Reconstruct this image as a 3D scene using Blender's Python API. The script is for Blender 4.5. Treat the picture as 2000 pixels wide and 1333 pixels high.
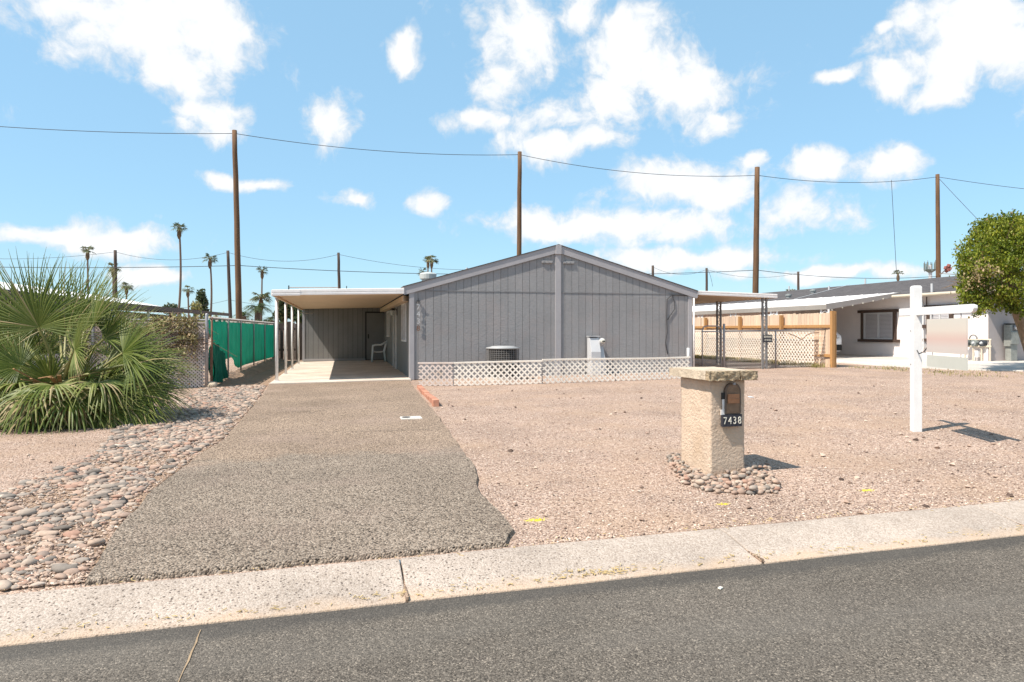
import bpy, bmesh, math, random
import numpy as np
from mathutils import Vector, Matrix, Euler, noise as mnoise

random.seed(7); rng = np.random.default_rng(7)
for o in list(bpy.data.objects): bpy.data.objects.remove(o)
SC = bpy.context.scene; COL = SC.collection

# ------------------------------------------------------------------ camera
FPX, CAMH, HORY, YAW = 1333.0, 1.3, 645.0, math.radians(13.9)
cd = bpy.data.cameras.new('camera'); cam = bpy.data.objects.new('camera', cd); COL.objects.link(cam)
cam.location = (0, 0, CAMH); cam.rotation_euler = (math.radians(90), 0, -YAW)
cd.sensor_width = 36; cd.lens = 36 * FPX / 2000; cd.shift_y = -(666.5 - HORY) / 2000
cd.clip_start = 0.1; cd.clip_end = 6000
SC.camera = cam

S_, C_ = math.sin(YAW), math.cos(YAW)
KS = 0.0135                                       # the lot rises gently to the right
def gz(x): return KS * max(-12.0, min(26.0, x))
def ray(px, py):
    u = (px - 1000) / FPX
    return (S_ + u * C_, C_ - u * S_, (HORY - py) / FPX)
def G(px, py):                                     # pixel -> point on the ground
    r = ray(px, py); t = CAMH / (KS * r[0] - r[2]); return Vector((r[0]*t, r[1]*t, KS*r[0]*t))
def AY(px, py, Y): r = ray(px, py); t = Y / r[1]; return Vector((r[0]*t, Y, CAMH + r[2]*t))
def AX(px, py, X): r = ray(px, py); t = X / r[0]; return Vector((X, r[1]*t, CAMH + r[2]*t))
def AD(px, py, d): r = ray(px, py); return Vector((r[0]*d, r[1]*d, CAMH + r[2]*d))

# ------------------------------------------------------------------ world, sun, exposure
SUN_TRAVEL = Vector((0.645, 0.205, -1.0)).normalized()
w = bpy.data.worlds.new('World'); SC.world = w; w.use_nodes = True
WN = w.node_tree; WN.nodes.clear()
def wn(t, **k):
    n = WN.nodes.new(t)
    for a, b in k.items(): setattr(n, a, b)
    return n
def wl(a, b): WN.links.new(a, b)
wout = wn('ShaderNodeOutputWorld'); wbg = wn('ShaderNodeBackground'); wl(wbg.outputs[0], wout.inputs[0])
sky = wn('ShaderNodeTexSky', sky_type='NISHITA', sun_disc=False)
to_sun = -SUN_TRAVEL
sky.sun_elevation = math.asin(to_sun.z); sky.sun_rotation = math.atan2(to_sun.x, to_sun.y)
sky.air_density = 1.2; sky.dust_density = 0.25; sky.ozone_density = 3.0; sky.altitude = 350
wbg.inputs[1].default_value = 0.074
tc = wn('ShaderNodeTexCoord')
def wmath(op, a, b=None, clamp=False):
    n = wn('ShaderNodeMath', operation=op, use_clamp=clamp)
    for i, v in enumerate((a, b)):
        if v is None: continue
        if isinstance(v, (int, float)): n.inputs[i].default_value = v
        else: wl(v, n.inputs[i])
    return n.outputs[0]
def wvec(op, a, b):
    n = wn('ShaderNodeVectorMath', operation=op)
    for i, v in enumerate((a, b)):
        if v is None: continue
        if isinstance(v, tuple): n.inputs[i].default_value = v
        else: wl(v, n.inputs[i])
    return n
dirv = tc.outputs['Generated']
n1 = wn('ShaderNodeTexNoise'); n1.inputs['Scale'].default_value = 9; n1.inputs['Detail'].default_value = 4; wl(dirv, n1.inputs['Vector'])
wsub = wvec('SUBTRACT', n1.outputs['Color'], (0.5, 0.5, 0.5))
wsc = wvec('MULTIPLY', wsub.outputs[0], (0.075, 0.075, 0.06))
warp = wvec('ADD', dirv, wsc.outputs[0]).outputs[0]
n2 = wn('ShaderNodeTexNoise'); n2.inputs['Scale'].default_value = 17; n2.inputs['Detail'].default_value = 9; n2.inputs['Roughness'].default_value = 0.62
wl(warp, n2.inputs['Vector'])
CLOUDS = [(285,45,190,80),(345,115,90,75),(400,25,85,60),(190,25,110,40),(395,225,66,42),(350,245,40,30),(648,240,52,44),(440,353,46,14),
 (525,360,50,16),(90,452,120,24),(205,474,90,24),(700,390,44,20),(850,400,34,22),(792,105,26,38),(1005,75,85,100),(985,170,55,65),(935,245,52,24),
 (1255,120,110,85),(1330,190,115,55),(1180,195,95,60),(1150,25,60,38),(1225,45,48,32),(1100,288,95,28),(1405,232,42,28),(1070,235,75,34),
 (1300,362,115,38),(1170,440,215,36),(1330,445,95,30),(1400,385,66,34),(1582,325,42,32),(1730,315,58,32),(1450,317,27,18),(1578,418,85,34),
 (1735,165,52,34),(1915,35,140,66),(1865,115,95,55),(1850,165,64,34),(1965,90,80,70),(1728,60,20,14),(1630,158,44,12),(1370,508,170,24),
 (1650,536,170,14),(300,540,66,18),(-250,200,150,70),(-420,90,120,70),(2260,180,160,70),(2400,380,120,40),(900,-260,300,120),(1600,-420,300,120),(200,-350,260,110)]
field = None
for (bx_, by_, rx_, ry_) in CLOUDS:
    c = Vector(ray(bx_, by_)); L = c.length; c /= L
    d = wvec('SUBTRACT', warp, tuple(c)).outputs[0]
    s = wvec('MULTIPLY', d, (FPX*L/rx_, FPX*L/rx_, FPX*L/ry_)).outputs[0]
    ln = wvec('LENGTH', s, None).outputs['Value']
    v = wmath('SUBTRACT', 1.25, ln)
    field = v if field is None else wmath('MAXIMUM', field, v)
# the same kind of scattered cumulus goes on behind the camera
n3 = wn('ShaderNodeTexNoise'); n3.inputs['Scale'].default_value = 2.6; n3.inputs['Detail'].default_value = 2; wl(warp, n3.inputs['Vector'])
gen = wmath('MULTIPLY', wmath('SUBTRACT', n3.outputs[0], 0.56), 6.0)
sepd = wn('ShaderNodeSeparateXYZ'); wl(dirv, sepd.inputs[0])
back = wmath('LESS_THAN', wmath('ADD', wmath('MULTIPLY', sepd.outputs[0], S_), wmath('MULTIPLY', sepd.outputs[1], C_)), 0.35)
gen = wmath('SUBTRACT', wmath('MULTIPLY', wmath('ADD', gen, 1.0), back), 1.0)
field = wmath('MAXIMUM', field, gen)
field = wmath('MAXIMUM', field, -0.6)
nz = wmath('MULTIPLY', wmath('SUBTRACT', n2.outputs[0], 0.5), 2.6)
tot = wmath('ADD', wmath('MULTIPLY', field, 0.75), nz)
mr = wn('ShaderNodeMapRange', interpolation_type='SMOOTHSTEP')
mr.inputs['From Min'].default_value = -0.12; mr.inputs['From Max'].default_value = 0.55; wl(tot, mr.inputs['Value'])
up = wn('ShaderNodeMapRange'); up.inputs['From Min'].default_value = 0.0; up.inputs['From Max'].default_value = 0.05; wl(sepd.outputs[2], up.inputs['Value'])
cmask = wmath('MULTIPLY', mr.outputs[0], up.outputs[0])
cmask = wmath('MULTIPLY', cmask, 0.93)
skyt = wn('ShaderNodeMix', data_type='RGBA', blend_type='MULTIPLY'); skyt.inputs['Factor'].default_value = 1
wl(sky.outputs[0], skyt.inputs['A']); skyt.inputs['B'].default_value = (1.15, 1.30, 1.40, 1)
skyf = wn('ShaderNodeMix', data_type='RGBA'); skyf.inputs['Factor'].default_value = 0.55; wl(skyt.outputs['Result'], skyf.inputs['A']); skyf.inputs['B'].default_value = (4.1, 7.2, 9.5, 1)   # flat pale blue mixed in, evens the sky out
cm = wn('ShaderNodeMix', data_type='RGBA'); wl(cmask, cm.inputs['Factor']); wl(skyf.outputs['Result'], cm.inputs['A'])
cden = wn('ShaderNodeMapRange'); cden.inputs['From Min'].default_value = 0.2; cden.inputs['From Max'].default_value = 1.3
cden.inputs['To Min'].default_value = 8.2; cden.inputs['To Max'].default_value = 12.0; wl(tot, cden.inputs['Value'])
ccol = wvec('SCALE', (0.97, 0.985, 1.0), None); wl(cden.outputs[0], ccol.inputs['Scale'])
wl(ccol.outputs[0], cm.inputs['B']); wl(cm.outputs['Result'], wbg.inputs[0])

sd = bpy.data.lights.new('sun', 'SUN'); sun = bpy.data.objects.new('sun', sd); COL.objects.link(sun)
sd.energy = 5.0; sd.angle = math.radians(0.53); sd.color = (1.0, 0.92, 0.81)
sun.rotation_euler = SUN_TRAVEL.to_track_quat('-Z', 'Y').to_euler(); sun.location = (0, 0, 30)
SC.view_settings.view_transform = 'Standard'; SC.view_settings.look = 'None'
SC.view_settings.exposure = 0.62; SC.view_settings.gamma = 1

# ------------------------------------------------------------------ helpers: meshes
class MB:
    def __init__(s): s.v = []; s.f = []
    def add(s, vs, fs):
        b = len(s.v); s.v += [tuple(p) for p in vs]; s.f += [tuple(i + b for i in f) for f in fs]; return s
    def box(s, x0, x1, y0, y1, z0, z1):
        return s.add([(x0,y0,z0),(x1,y0,z0),(x1,y1,z0),(x0,y1,z0),(x0,y0,z1),(x1,y0,z1),(x1,y1,z1),(x0,y1,z1)],
                     [(3,2,1,0),(4,5,6,7),(0,1,5,4),(1,2,6,5),(2,3,7,6),(3,0,4,7)])
    def obox(s, c, sx, sy, sz, e=(0,0,0)):
        M = Euler(e).to_matrix(); c = Vector(c)
        P = [(-1,-1,-1),(1,-1,-1),(1,1,-1),(-1,1,-1),(-1,-1,1),(1,-1,1),(1,1,1),(-1,1,1)]
        return s.add([c + M @ Vector((p[0]*sx/2, p[1]*sy/2, p[2]*sz/2)) for p in P],
                     [(3,2,1,0),(4,5,6,7),(0,1,5,4),(1,2,6,5),(2,3,7,6),(3,0,4,7)])
    def bar(s, p0, p1, wd, ht, up=(0,0,1)):
        p0 = Vector(p0); p1 = Vector(p1); a = (p1-p0).normalized(); u = Vector(up); r = a.cross(u).normalized(); u = r.cross(a)
        vs = []
        for p in (p0, p1):
            for (i, j) in ((-1,-1),(1,-1),(1,1),(-1,1)): vs.append(p + r*(i*wd/2) + u*(j*ht/2))
        return s.add(vs, [(0,1,2,3),(7,6,5,4),(0,4,5,1),(1,5,6,2),(2,6,7,3),(3,7,4,0)])
    def tube(s, pts, r, n=8, caps=True):
        pts = [Vector(p) for p in pts]; m = len(pts); rs = r if isinstance(r, (list, tuple)) else [r]*m
        vs = []; fs = []; prev = None
        for i, p in enumerate(pts):
            t = (pts[min(i+1, m-1)] - pts[max(i-1, 0)]).normalized()
            if prev is None:
                a = Vector((0,0,1)) if abs(t.z) < 0.9 else Vector((1,0,0)); x = t.cross(a).normalized()
            else: x = (prev - t*prev.dot(t)).normalized()
            prev = x; y = t.cross(x)
            for k in range(n):
                q = 2*math.pi*k/n; vs.append(p + x*(math.cos(q)*rs[i]) + y*(math.sin(q)*rs[i]))
        for i in range(m-1):
            for k in range(n):
                a = i*n+k; b = i*n+(k+1) % n; fs.append((a, b, b+n, a+n))
        if caps: fs.append(tuple(range(n-1, -1, -1))); fs.append(tuple((m-1)*n+k for k in range(n)))
        return s.add(vs, fs)
    def prism(s, poly, vec):
        n = len(poly); v = Vector(vec); a = [Vector(p) for p in poly]; vs = a + [p + v for p in a]
        return s.add(vs, [tuple(range(n-1, -1, -1)), tuple(range(n, 2*n))] + [(i, (i+1) % n, n+(i+1) % n, n+i) for i in range(n)])
    def lathe(s, prof, c=(0,0,0), n=24):
        c = Vector(c); vs = []; fs = []
        for (r, z) in prof:
            for k in range(n):
                q = 2*math.pi*k/n; vs.append(c + Vector((r*math.cos(q), r*math.sin(q), z)))
        for i in range(len(prof)-1):
            for k in range(n):
                a = i*n+k; b = i*n+(k+1) % n; fs.append((a, b, b+n, a+n))
        fs.append(tuple(range(n-1, -1, -1))); fs.append(tuple((len(prof)-1)*n+k for k in range(n)))
        return s.add(vs, fs)
    def grid(s, nu, nv, fn):
        vs = [fn(i/nu, j/nv) for j in range(nv+1) for i in range(nu+1)]
        return s.add(vs, [(j*(nu+1)+i, j*(nu+1)+i+1, (j+1)*(nu+1)+i+1, (j+1)*(nu+1)+i) for j in range(nv) for i in range(nu)])
def wloc(o):
    p = Vector((0,0,0))
    while o is not None: p = p + o.location; o = o.parent
    return p
def mesh_from(v, f, mat, smooth=False, name='mesh'):
    me = bpy.data.meshes.new(name); me.from_pydata(v, [], f); me.materials.append(mat)
    if smooth: me.polygons.foreach_set('use_smooth', [True]*len(me.polygons))
    me.update(); return me
def build(mb, name, mat, parent=None, smooth=False, bevel=0, kind=None, local=False, label=None, cat=None, group=None):
    off = Vector((0,0,0)) if (local or parent is None) else wloc(parent)
    vs = [(p[0]-off.x, p[1]-off.y, p[2]-off.z) for p in mb.v]
    me = mesh_from(vs, mb.f, mat, smooth, name)
    o = bpy.data.objects.new(name, me); COL.objects.link(o); o.parent = parent
    if bevel:
        m = o.modifiers.new('b', 'BEVEL'); m.width = bevel; m.segments = 2; m.limit_method = 'ANGLE'
    tag(o, label, cat, group, kind); return o
def tag(o, label=None, cat=None, group=None, kind=None):
    if label: o['label'] = label
    if cat: o['category'] = cat
    if group: o['group'] = group
    if kind: o['kind'] = kind
    return o
def thing(name, label, cat, loc=(0,0,0), rz=0, group=None):
    o = bpy.data.objects.new(name, None); COL.objects.link(o); o.location = loc; o.rotation_euler = (0,0,rz); o.empty_display_size = 0.1
    return tag(o, label, cat, group)
def single(mb, name, mat, label, cat, loc=None, group=None, **k):   # a thing that is one mesh, origin at its base
    o = build(mb, name, mat, None, label=label, cat=cat, group=group, **k)
    if loc is not None:
        o.data.transform(Matrix.Translation(-Vector(loc))); o.location = loc
    return o
def copy_to(o, parent, loc, rot=None, scale=None, name=None):
    c = bpy.data.objects.new(name or o.name.split('.')[0], o.data); COL.objects.link(c); c.parent = parent; c.location = loc
    if rot is not None: c.rotation_euler = rot
    if scale is not None: c.scale = scale
    return c
def text_mesh(body, name, mat, parent, M, size, depth=0.004, sx=1.0):
    cu = bpy.data.curves.new(name, 'FONT'); cu.body = body; cu.size = size; cu.extrude = depth/2; cu.align_x = 'CENTER'; cu.align_y = 'CENTER'
    to = bpy.data.objects.new('tmp', cu); COL.objects.link(to)
    dg = bpy.context.evaluated_depsgraph_get(); dg.update()
    me = bpy.data.meshes.new_from_object(to.evaluated_get(dg)); bpy.data.objects.remove(to)
    me.transform(Matrix.Diagonal((sx, 1, 1, 1))); me.transform(M); me.materials.clear(); me.materials.append(mat)
    o = bpy.data.objects.new(name, me); COL.objects.link(o); o.parent = parent
    off = wloc(parent) if parent else Vector((0,0,0)); me.transform(Matrix.Translation(-off)); return o
def inpoly(pts, poly):
    x, y = pts[:, 0], pts[:, 1]; ins = np.zeros(len(pts), bool); n = len(poly)
    for i in range(n):
        x0, y0 = poly[i]; x1, y1 = poly[(i+1) % n]
        if y0 == y1: continue
        c = ((y0 > y) != (y1 > y)) & (x < (x1-x0)*(y-y0)/(y1-y0) + x0); ins ^= c
    return ins

# ------------------------------------------------------------------ helpers: materials
MATS = {}
def newmat(name):
    m = bpy.data.materials.new(name); m.use_nodes = True; nt = m.node_tree; b = nt.nodes['Principled BSDF']; MATS[name] = m
    def N(t, **k):
        n = nt.nodes.new(t)
        for a, v in k.items(): setattr(n, a, v)
        return n
    def L(a, b): nt.links.new(a, b)
    return m, b, N, L
def ramp(N, L, fac, stops, interp='LINEAR'):
    r = N('ShaderNodeValToRGB'); cr = r.color_ramp; cr.interpolation = interp
    while len(cr.elements) < len(stops): cr.elements.new(0.5)
    for e, (p, c) in zip(cr.elements, stops): e.position = p; e.color = (c[0], c[1], c[2], 1)
    L(fac, r.inputs[0]); return r.outputs[0]
def mixc(N, L, f, a, b, mode='MIX'):
    n = N('ShaderNodeMix', data_type='RGBA', blend_type=mode)
    for s, v in (('Factor', f), ('A', a), ('B', b)):
        if isinstance(v, (int, float)): n.inputs[s].default_value = v
        elif isinstance(v, tuple): n.inputs[s].default_value = (v[0], v[1], v[2], 1)
        else: L(v, n.inputs[s])
    return n.outputs['Result']
def tnoise(N, L, co, scale, detail=4, rough=0.55, dist=0):
    n = N('ShaderNodeTexNoise'); n.inputs['Scale'].default_value = scale; n.inputs['Detail'].default_value = detail
    n.inputs['Roughness'].default_value = rough; n.inputs['Distortion'].default_value = dist; L(co, n.inputs['Vector']); return n.outputs[0]
def mrange(N, L, v, a, b, c=0, d=1):
    n = N('ShaderNodeMapRange'); n.inputs['From Min'].default_value = a; n.inputs['From Max'].default_value = b
    n.inputs['To Min'].default_value = c; n.inputs['To Max'].default_value = d; L(v, n.inputs['Value']); return n.outputs[0]
def coords(N, L, kind='world', scale=None):
    co = N('ShaderNodeNewGeometry').outputs['Position'] if kind == 'world' else N('ShaderNodeTexCoord').outputs['Object']
    if scale:
        m = N('ShaderNodeVectorMath', operation='MULTIPLY'); m.inputs[1].default_value = scale; L(co, m.inputs[0]); co = m.outputs[0]
    return co
def bumpn(N, L, b, h, strength, dist=0.01):
    n = N('ShaderNodeBump'); n.inputs['Strength'].default_value = strength; n.inputs['Distance'].default_value = dist
    L(h, n.inputs['Height']); L(n.outputs[0], b.inputs['Normal'])
def pm(name, col, rough=0.75, var=0.12, scale=3.0, bump=0.0, bscale=60, metal=0.0, obj_rand=0.0, stretch=None, spec=0.3, dirt=None, dist=0.01):
    """general worn surface: two scales of tone, optional relief, optional per-piece tone"""
    m, b, N, L = newmat(name); co = coords(N, L, 'world', stretch)
    f = mrange(N, L, tnoise(N, L, co, scale, 6, 0.6), 0.25, 0.75, 1-var, 1+var)
    f2 = mrange(N, L, tnoise(N, L, co, scale*9, 3, 0.6), 0.25, 0.75, 1-var*0.6, 1+var*0.6)
    mm = N('ShaderNodeMath', operation='MULTIPLY'); L(f, mm.inputs[0]); L(f2, mm.inputs[1]); fac = mm.outputs[0]
    if obj_rand:
        oi = N('ShaderNodeObjectInfo'); rr = mrange(N, L, oi.outputs['Random'], 0, 1, 1-obj_rand, 1+obj_rand)
        m2 = N('ShaderNodeMath', operation='MULTIPLY'); L(fac, m2.inputs[0]); L(rr, m2.inputs[1]); fac = m2.outputs[0]
    v = N('ShaderNodeVectorMath', operation='SCALE'); v.inputs[0].default_value = col; L(fac, v.inputs['Scale']); c = v.outputs[0]
    if dirt:
        dn = mrange(N, L, tnoise(N, L, co, dirt[1], 5, 0.65), 0.5, 0.72, 0, dirt[2]); c = mixc(N, L, dn, c, dirt[0])
    L(c, b.inputs['Base Color']); b.inputs['Roughness'].default_value = rough; b.inputs['Metallic'].default_value = metal
    b.inputs['Specular IOR Level'].default_value = spec
    if bump: bumpn(N, L, b, tnoise(N, L, co, bscale, 4, 0.6), bump, dist)
    return m

def grain_mat(name, stops, cell, rel, big, base_mix=None, extra=None, rough=0.92, fine=0.35):
    """loose or bound aggregate: every grain its own tone, with relief between the grains"""
    m, b, N, L = newmat(name); co = coords(N, L)
    v = N('ShaderNodeTexVoronoi'); v.inputs['Scale'].default_value = cell; L(co, v.inputs['Vector'])
    sp = N('ShaderNodeSeparateColor'); L(v.outputs['Color'], sp.inputs[0])
    c = ramp(N, L, sp.outputs[0], stops)
    v2 = N('ShaderNodeTexVoronoi'); v2.inputs['Scale'].default_value = cell*0.43; L(co, v2.inputs['Vector'])
    sp2 = N('ShaderNodeSeparateColor'); L(v2.outputs['Color'], sp2.inputs[0])
    c = mixc(N, L, mrange(N, L, v2.outputs['Distance'], 0.25, 0.38, fine, 0), c, ramp(N, L, sp2.outputs[1], stops))
    bt = mrange(N, L, tnoise(N, L, co, big, 5, 0.6), 0.3, 0.7, 0.82, 1.14)
    sc = N('ShaderNodeVectorMath', operation='SCALE'); L(c, sc.inputs[0]); L(bt, sc.inputs['Scale']); c = sc.outputs[0]
    if base_mix:
        f = mrange(N, L, tnoise(N, L, co, base_mix[1], 4, 0.6), 0.48, 0.68, 0, base_mix[2]); c = mixc(N, L, f, c, base_mix[0])
    if extra: c = extra(N, L, co, c)
    L(c, b.inputs['Base Color']); b.inputs['Roughness'].default_value = rough; b.inputs['Specular IOR Level'].default_value = 0.15
    h = N('ShaderNodeMath', operation='ADD'); L(v.outputs['Distance'], h.inputs[0]); L(tnoise(N, L, co, cell*0.7, 3), h.inputs[1])
    inv = N('ShaderNodeMath', operation='MULTIPLY'); L(h.outputs[0], inv.inputs[0]); inv.inputs[1].default_value = -1
    bumpn(N, L, b, inv.outputs[0], rel, 0.012); return m

PAINT_SPOTS = [(G(1046,1016), .05), (G(1692,958), .045), (G(240,1070), .06), (G(1412,985), .035)]
def spots(N, L, co, c):
    for p, r in PAINT_SPOTS:
        dn = N('ShaderNodeVectorMath', operation='SUBTRACT'); L(co, dn.inputs[0]); dn.inputs[1].default_value = (p.x, p.y, p.z)
        ms = N('ShaderNodeVectorMath', operation='MULTIPLY'); L(dn.outputs[0], ms.inputs[0]); ms.inputs[1].default_value = (0.7, 1.5, 0)
        ln = N('ShaderNodeVectorMath', operation='LENGTH'); L(ms.outputs[0], ln.inputs[0])
        ad = N('ShaderNodeMath', operation='ADD'); L(ln.outputs['Value'], ad.inputs[0])
        L(mrange(N, L, tnoise(N, L, co, 50, 3), 0.3, 0.7, -r*0.9, r*0.9), ad.inputs[1])
        c = mixc(N, L, mrange(N, L, ad.outputs[0], r*0.6, r, 0.9, 0), c, (0.75, 0.58, 0.03))
    return c
GRAVEL_STOPS = [(0, (.06,.04,.033)), (.12, (.17,.11,.085)), (.28, (.325,.228,.172)), (.55, (.425,.298,.232)), (.82, (.50,.367,.294)), (1, (.62,.50,.42))]
M_gravel = grain_mat('gravel', GRAVEL_STOPS, 88, 0.9, 0.9, base_mix=((.43,.295,.205), .75, .55), extra=spots)
DRIVE_STOPS = [(0, (.03,.024,.02)), (.2, (.135,.105,.082)), (.4, (.225,.176,.136)), (.7, (.285,.226,.177)), (1, (.40,.33,.265))]
def drive_extra(N, L, co, c):
    sp = N('ShaderNodeSeparateXYZ'); L(co, sp.inputs[0])
    a = N('ShaderNodeMath', operation='ADD'); L(sp.outputs[1], a.inputs[0]); L(mrange(N, L, tnoise(N, L, co, 1.6, 4), 0.2, 0.8, -.55, .55), a.inputs[1])
    c2 = mixc(N, L, 1.0, c, (1.17, 1.09, 1.03), 'MULTIPLY')               # the older, paler upper coat
    c = mixc(N, L, mrange(N, L, a.outputs[0], 7.0, 7.35), c, c2)
    t = mrange(N, L, tnoise(N, L, co, .8, 4), .5, .7, 0, .3); c = mixc(N, L, t, c, (.38,.28,.23))
    return c
M_drive = grain_mat('driveway_aggregate', DRIVE_STOPS, 88, 0.9, 0.7, extra=drive_extra)
ASPH_STOPS = [(0, (.05,.046,.042)), (.3, (.112,.100,.087)), (.7, (.16,.144,.126)), (.93, (.235,.213,.187)), (1, (.38,.335,.285))]
def asph_extra(N, L, co, c):
    sp = N('ShaderNodeSeparateXYZ'); L(co, sp.inputs[0])
    a = N('ShaderNodeMath', operation='ADD'); L(sp.outputs[1], a.inputs[0]); L(mrange(N, L, tnoise(N, L, co, 3, 3), 0.2, 0.8, -.05, .05), a.inputs[1])
    c = mixc(N, L, mrange(N, L, a.outputs[0], 3.22, 3.30, 0, .6), c, (.05,.047,.044))     # dark tack strip along the gutter
    st = N('ShaderNodeVectorMath', operation='MULTIPLY'); L(co, st.inputs[0]); st.inputs[1].default_value = (.25, 1.4, 0)
    return mixc(N, L, mrange(N, L, tnoise(N, L, st.outputs[0], 1.5, 3), .45, .7, 0, .35), c, (.142,.128,.112))
M_asph = grain_mat('asphalt', [(a, (c[0]*.84, c[1]*.80, c[2]*.76)) for a, c in ASPH_STOPS], 170, 0.4, 0.8, extra=asph_extra)
def kerb_extra(N, L, co, c):
    v = N('ShaderNodeTexVoronoi'); v.inputs['Scale'].default_value = 48; L(co, v.inputs['Vector'])
    s = N('ShaderNodeSeparateColor'); L(v.outputs['Color'], s.inputs[0])
    k = N('ShaderNodeMath', operation='GREATER_THAN'); L(s.outputs[0], k.inputs[0]); k.inputs[1].default_value = .58
    d = N('ShaderNodeMath', operation='LESS_THAN'); L(v.outputs['Distance'], d.inputs[0]); d.inputs[1].default_value = .30
    m = N('ShaderNodeMath', operation='MULTIPLY'); L(k.outputs[0], m.inputs[0]); L(d.outputs[0], m.inputs[1])
    sx = N('ShaderNodeSeparateXYZ'); L(co, sx.inputs[0])
    lx = mrange(N, L, sx.outputs[0], 0.6, 2.6, .95, .06)
    m2 = N('ShaderNodeMath', operation='MULTIPLY'); L(m.outputs[0], m2.inputs[0]); L(lx, m2.inputs[1])
    c = mixc(N, L, m2.outputs[0], c, (.12,.095,.08))
    a = N('ShaderNodeMath', operation='ADD'); L(sx.outputs[1], a.inputs[0]); L(mrange(N, L, tnoise(N, L, co, 4, 4), .2, .8, -.09, .09), a.inputs[1])
    return mixc(N, L, mrange(N, L, a.outputs[0], 3.40, 3.53, .7, 0), c, (.47,.34,.24))
M_kerb = grain_mat('kerb_concrete', [(0, (.29,.235,.193)), (.5, (.385,.318,.268)), (1, (.465,.395,.34))], 120, 0.35, 1.6, extra=kerb_extra, fine=.2)
M_slab = grain_mat('slab_concrete', [(0, (.46,.39,.33)), (.5, (.54,.47,.40)), (1, (.61,.54,.47))], 130, 0.2, 1.2, base_mix=((.40,.33,.28), .8, .5), fine=.15)
M_nslab = grain_mat('neighbour_concrete', [(0, (.42,.38,.34)), (.5, (.50,.46,.42)), (1, (.57,.53,.49))], 130, 0.2, .6, fine=.15)
M_dirt = grain_mat('dirt', [(0, (.13,.085,.06)), (.5, (.30,.205,.145)), (1, (.44,.32,.235))], 75, 0.8, 1.2, base_mix=((.36,.235,.15), 2, .5))
STONE_STOPS = [(0, (.085,.08,.075)), (.16, (.18,.165,.15)), (.32, (.29,.195,.155)), (.5, (.37,.275,.215)), (.64, (.23,.21,.19)), (.78, (.43,.335,.265)), (.92, (.31,.165,.12)), (1, (.49,.42,.35))]
def stone_mat(name, src):
    m, b, N, L = newmat(name)
    f = N('ShaderNodeObjectInfo').outputs['Random'] if src == 'obj' else N('ShaderNodeVertexColor', layer_name='col').outputs[0]
    c = ramp(N, L, f, STONE_STOPS); co = coords(N, L)
    t = mrange(N, L, tnoise(N, L, co, 35, 5, .65), .25, .75, .75, 1.25)
    s = N('ShaderNodeVectorMath', operation='SCALE'); L(c, s.inputs[0]); L(t, s.inputs['Scale'])
    L(mixc(N, L, .18, s.outputs[0], (.40,.29,.21)), b.inputs['Base Color']); b.inputs['Roughness'].default_value = .8; b.inputs['Specular IOR Level'].default_value = .25
    bumpn(N, L, b, tnoise(N, L, co, 120, 3), .25, .004); return m
M_stone = stone_mat('river_stone', 'obj'); M_stone_s = stone_mat('river_stone_mass', 'vc')
def loose_mat():
    m, b, N, L = newmat('loose_gravel'); f = N('ShaderNodeVertexColor', layer_name='col').outputs[0]
    c = ramp(N, L, f, [(0, (.08,.055,.045)), (.15, (.22,.15,.115)), (.5, (.43,.31,.24)), (.85, (.55,.43,.345)), (1, (.66,.56,.47))])
    c = spots(N, L, coords(N, L), c); L(c, b.inputs['Base Color']); b.inputs['Roughness'].default_value = .9; b.inputs['Specular IOR Level'].default_value = .15; return m
M_loose = loose_mat()
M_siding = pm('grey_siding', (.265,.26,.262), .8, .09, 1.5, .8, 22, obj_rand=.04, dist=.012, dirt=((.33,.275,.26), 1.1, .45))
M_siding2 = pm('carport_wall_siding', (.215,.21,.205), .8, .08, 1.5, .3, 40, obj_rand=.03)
M_trim = pm('lavender_grey_trim', (.35,.335,.345), .7, .07, 2, .2, 50)
M_dark = pm('dark_backing', (.05,.05,.055), .9, .05)
M_white = pm('white_enamel', (.82,.78,.76), .45, .06, 2, dirt=((.48,.40,.33), 3, .25))
M_post = pm('white_post_paint', (.72,.69,.67), .5, .08, 3, dirt=((.42,.34,.27), 5, .45))
M_tan = pm('tan_underside', (.68,.50,.34), .7, .06, 1.2, dirt=((.45,.33,.22), 2, .3))
M_shingle = pm('dark_shingle', (.085,.078,.08), .95, .3, 2.5, .6, 30, dirt=((.16,.145,.14), 9, .6), dist=.02)
M_latt = pm('white_lattice', (.84,.77,.68), .6, .06, 3, dirt=((.60,.46,.33), 4, .25))
M_latt_g = pm('greyish_lattice', (.56,.48,.44), .7, .10, 4, dirt=((.40,.29,.20), 5, .5))  # greyer and darker than the white lattice
M_latt_old = pm('old_pale_lattice', (.62,.54,.50), .8, .12, 4, dirt=((.42,.30,.21), 3, .4))
M_galv = pm('galvanised_steel', (.33,.32,.33), .5, .15, 12, metal=.4)
M_wire = pm('fence_wire', (.55,.48,.43), .5, .1, 10, metal=.3)
M_gpost = pm('weathered_grey_post', (.21,.20,.195), .6, .18, 14)
M_cedar = pm('new_cedar', (.66,.49,.36), .75, .14, 2, .2, 40, obj_rand=.16, stretch=(6,6,.7))
M_cedarp = pm('orange_cedar_post', (.42,.225,.09), .75, .18, 2, .2, 40, obj_rand=.05, stretch=(6,6,.7))
M_oldwood = pm('old_dark_wood', (.075,.055,.045), .85, .3, 2, .3, 40, obj_rand=.25, stretch=(6,6,.7))
M_pole = pm('brown_pole', (.135,.075,.04), .9, .3, 2.2, .5, 14, stretch=(5,5,.5), dirt=((.07,.042,.03), 2.5, .7))
M_pole2 = pm('dark_pole', (.075,.055,.045), .9, .25, 2.2, stretch=(5,5,.5))
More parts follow.
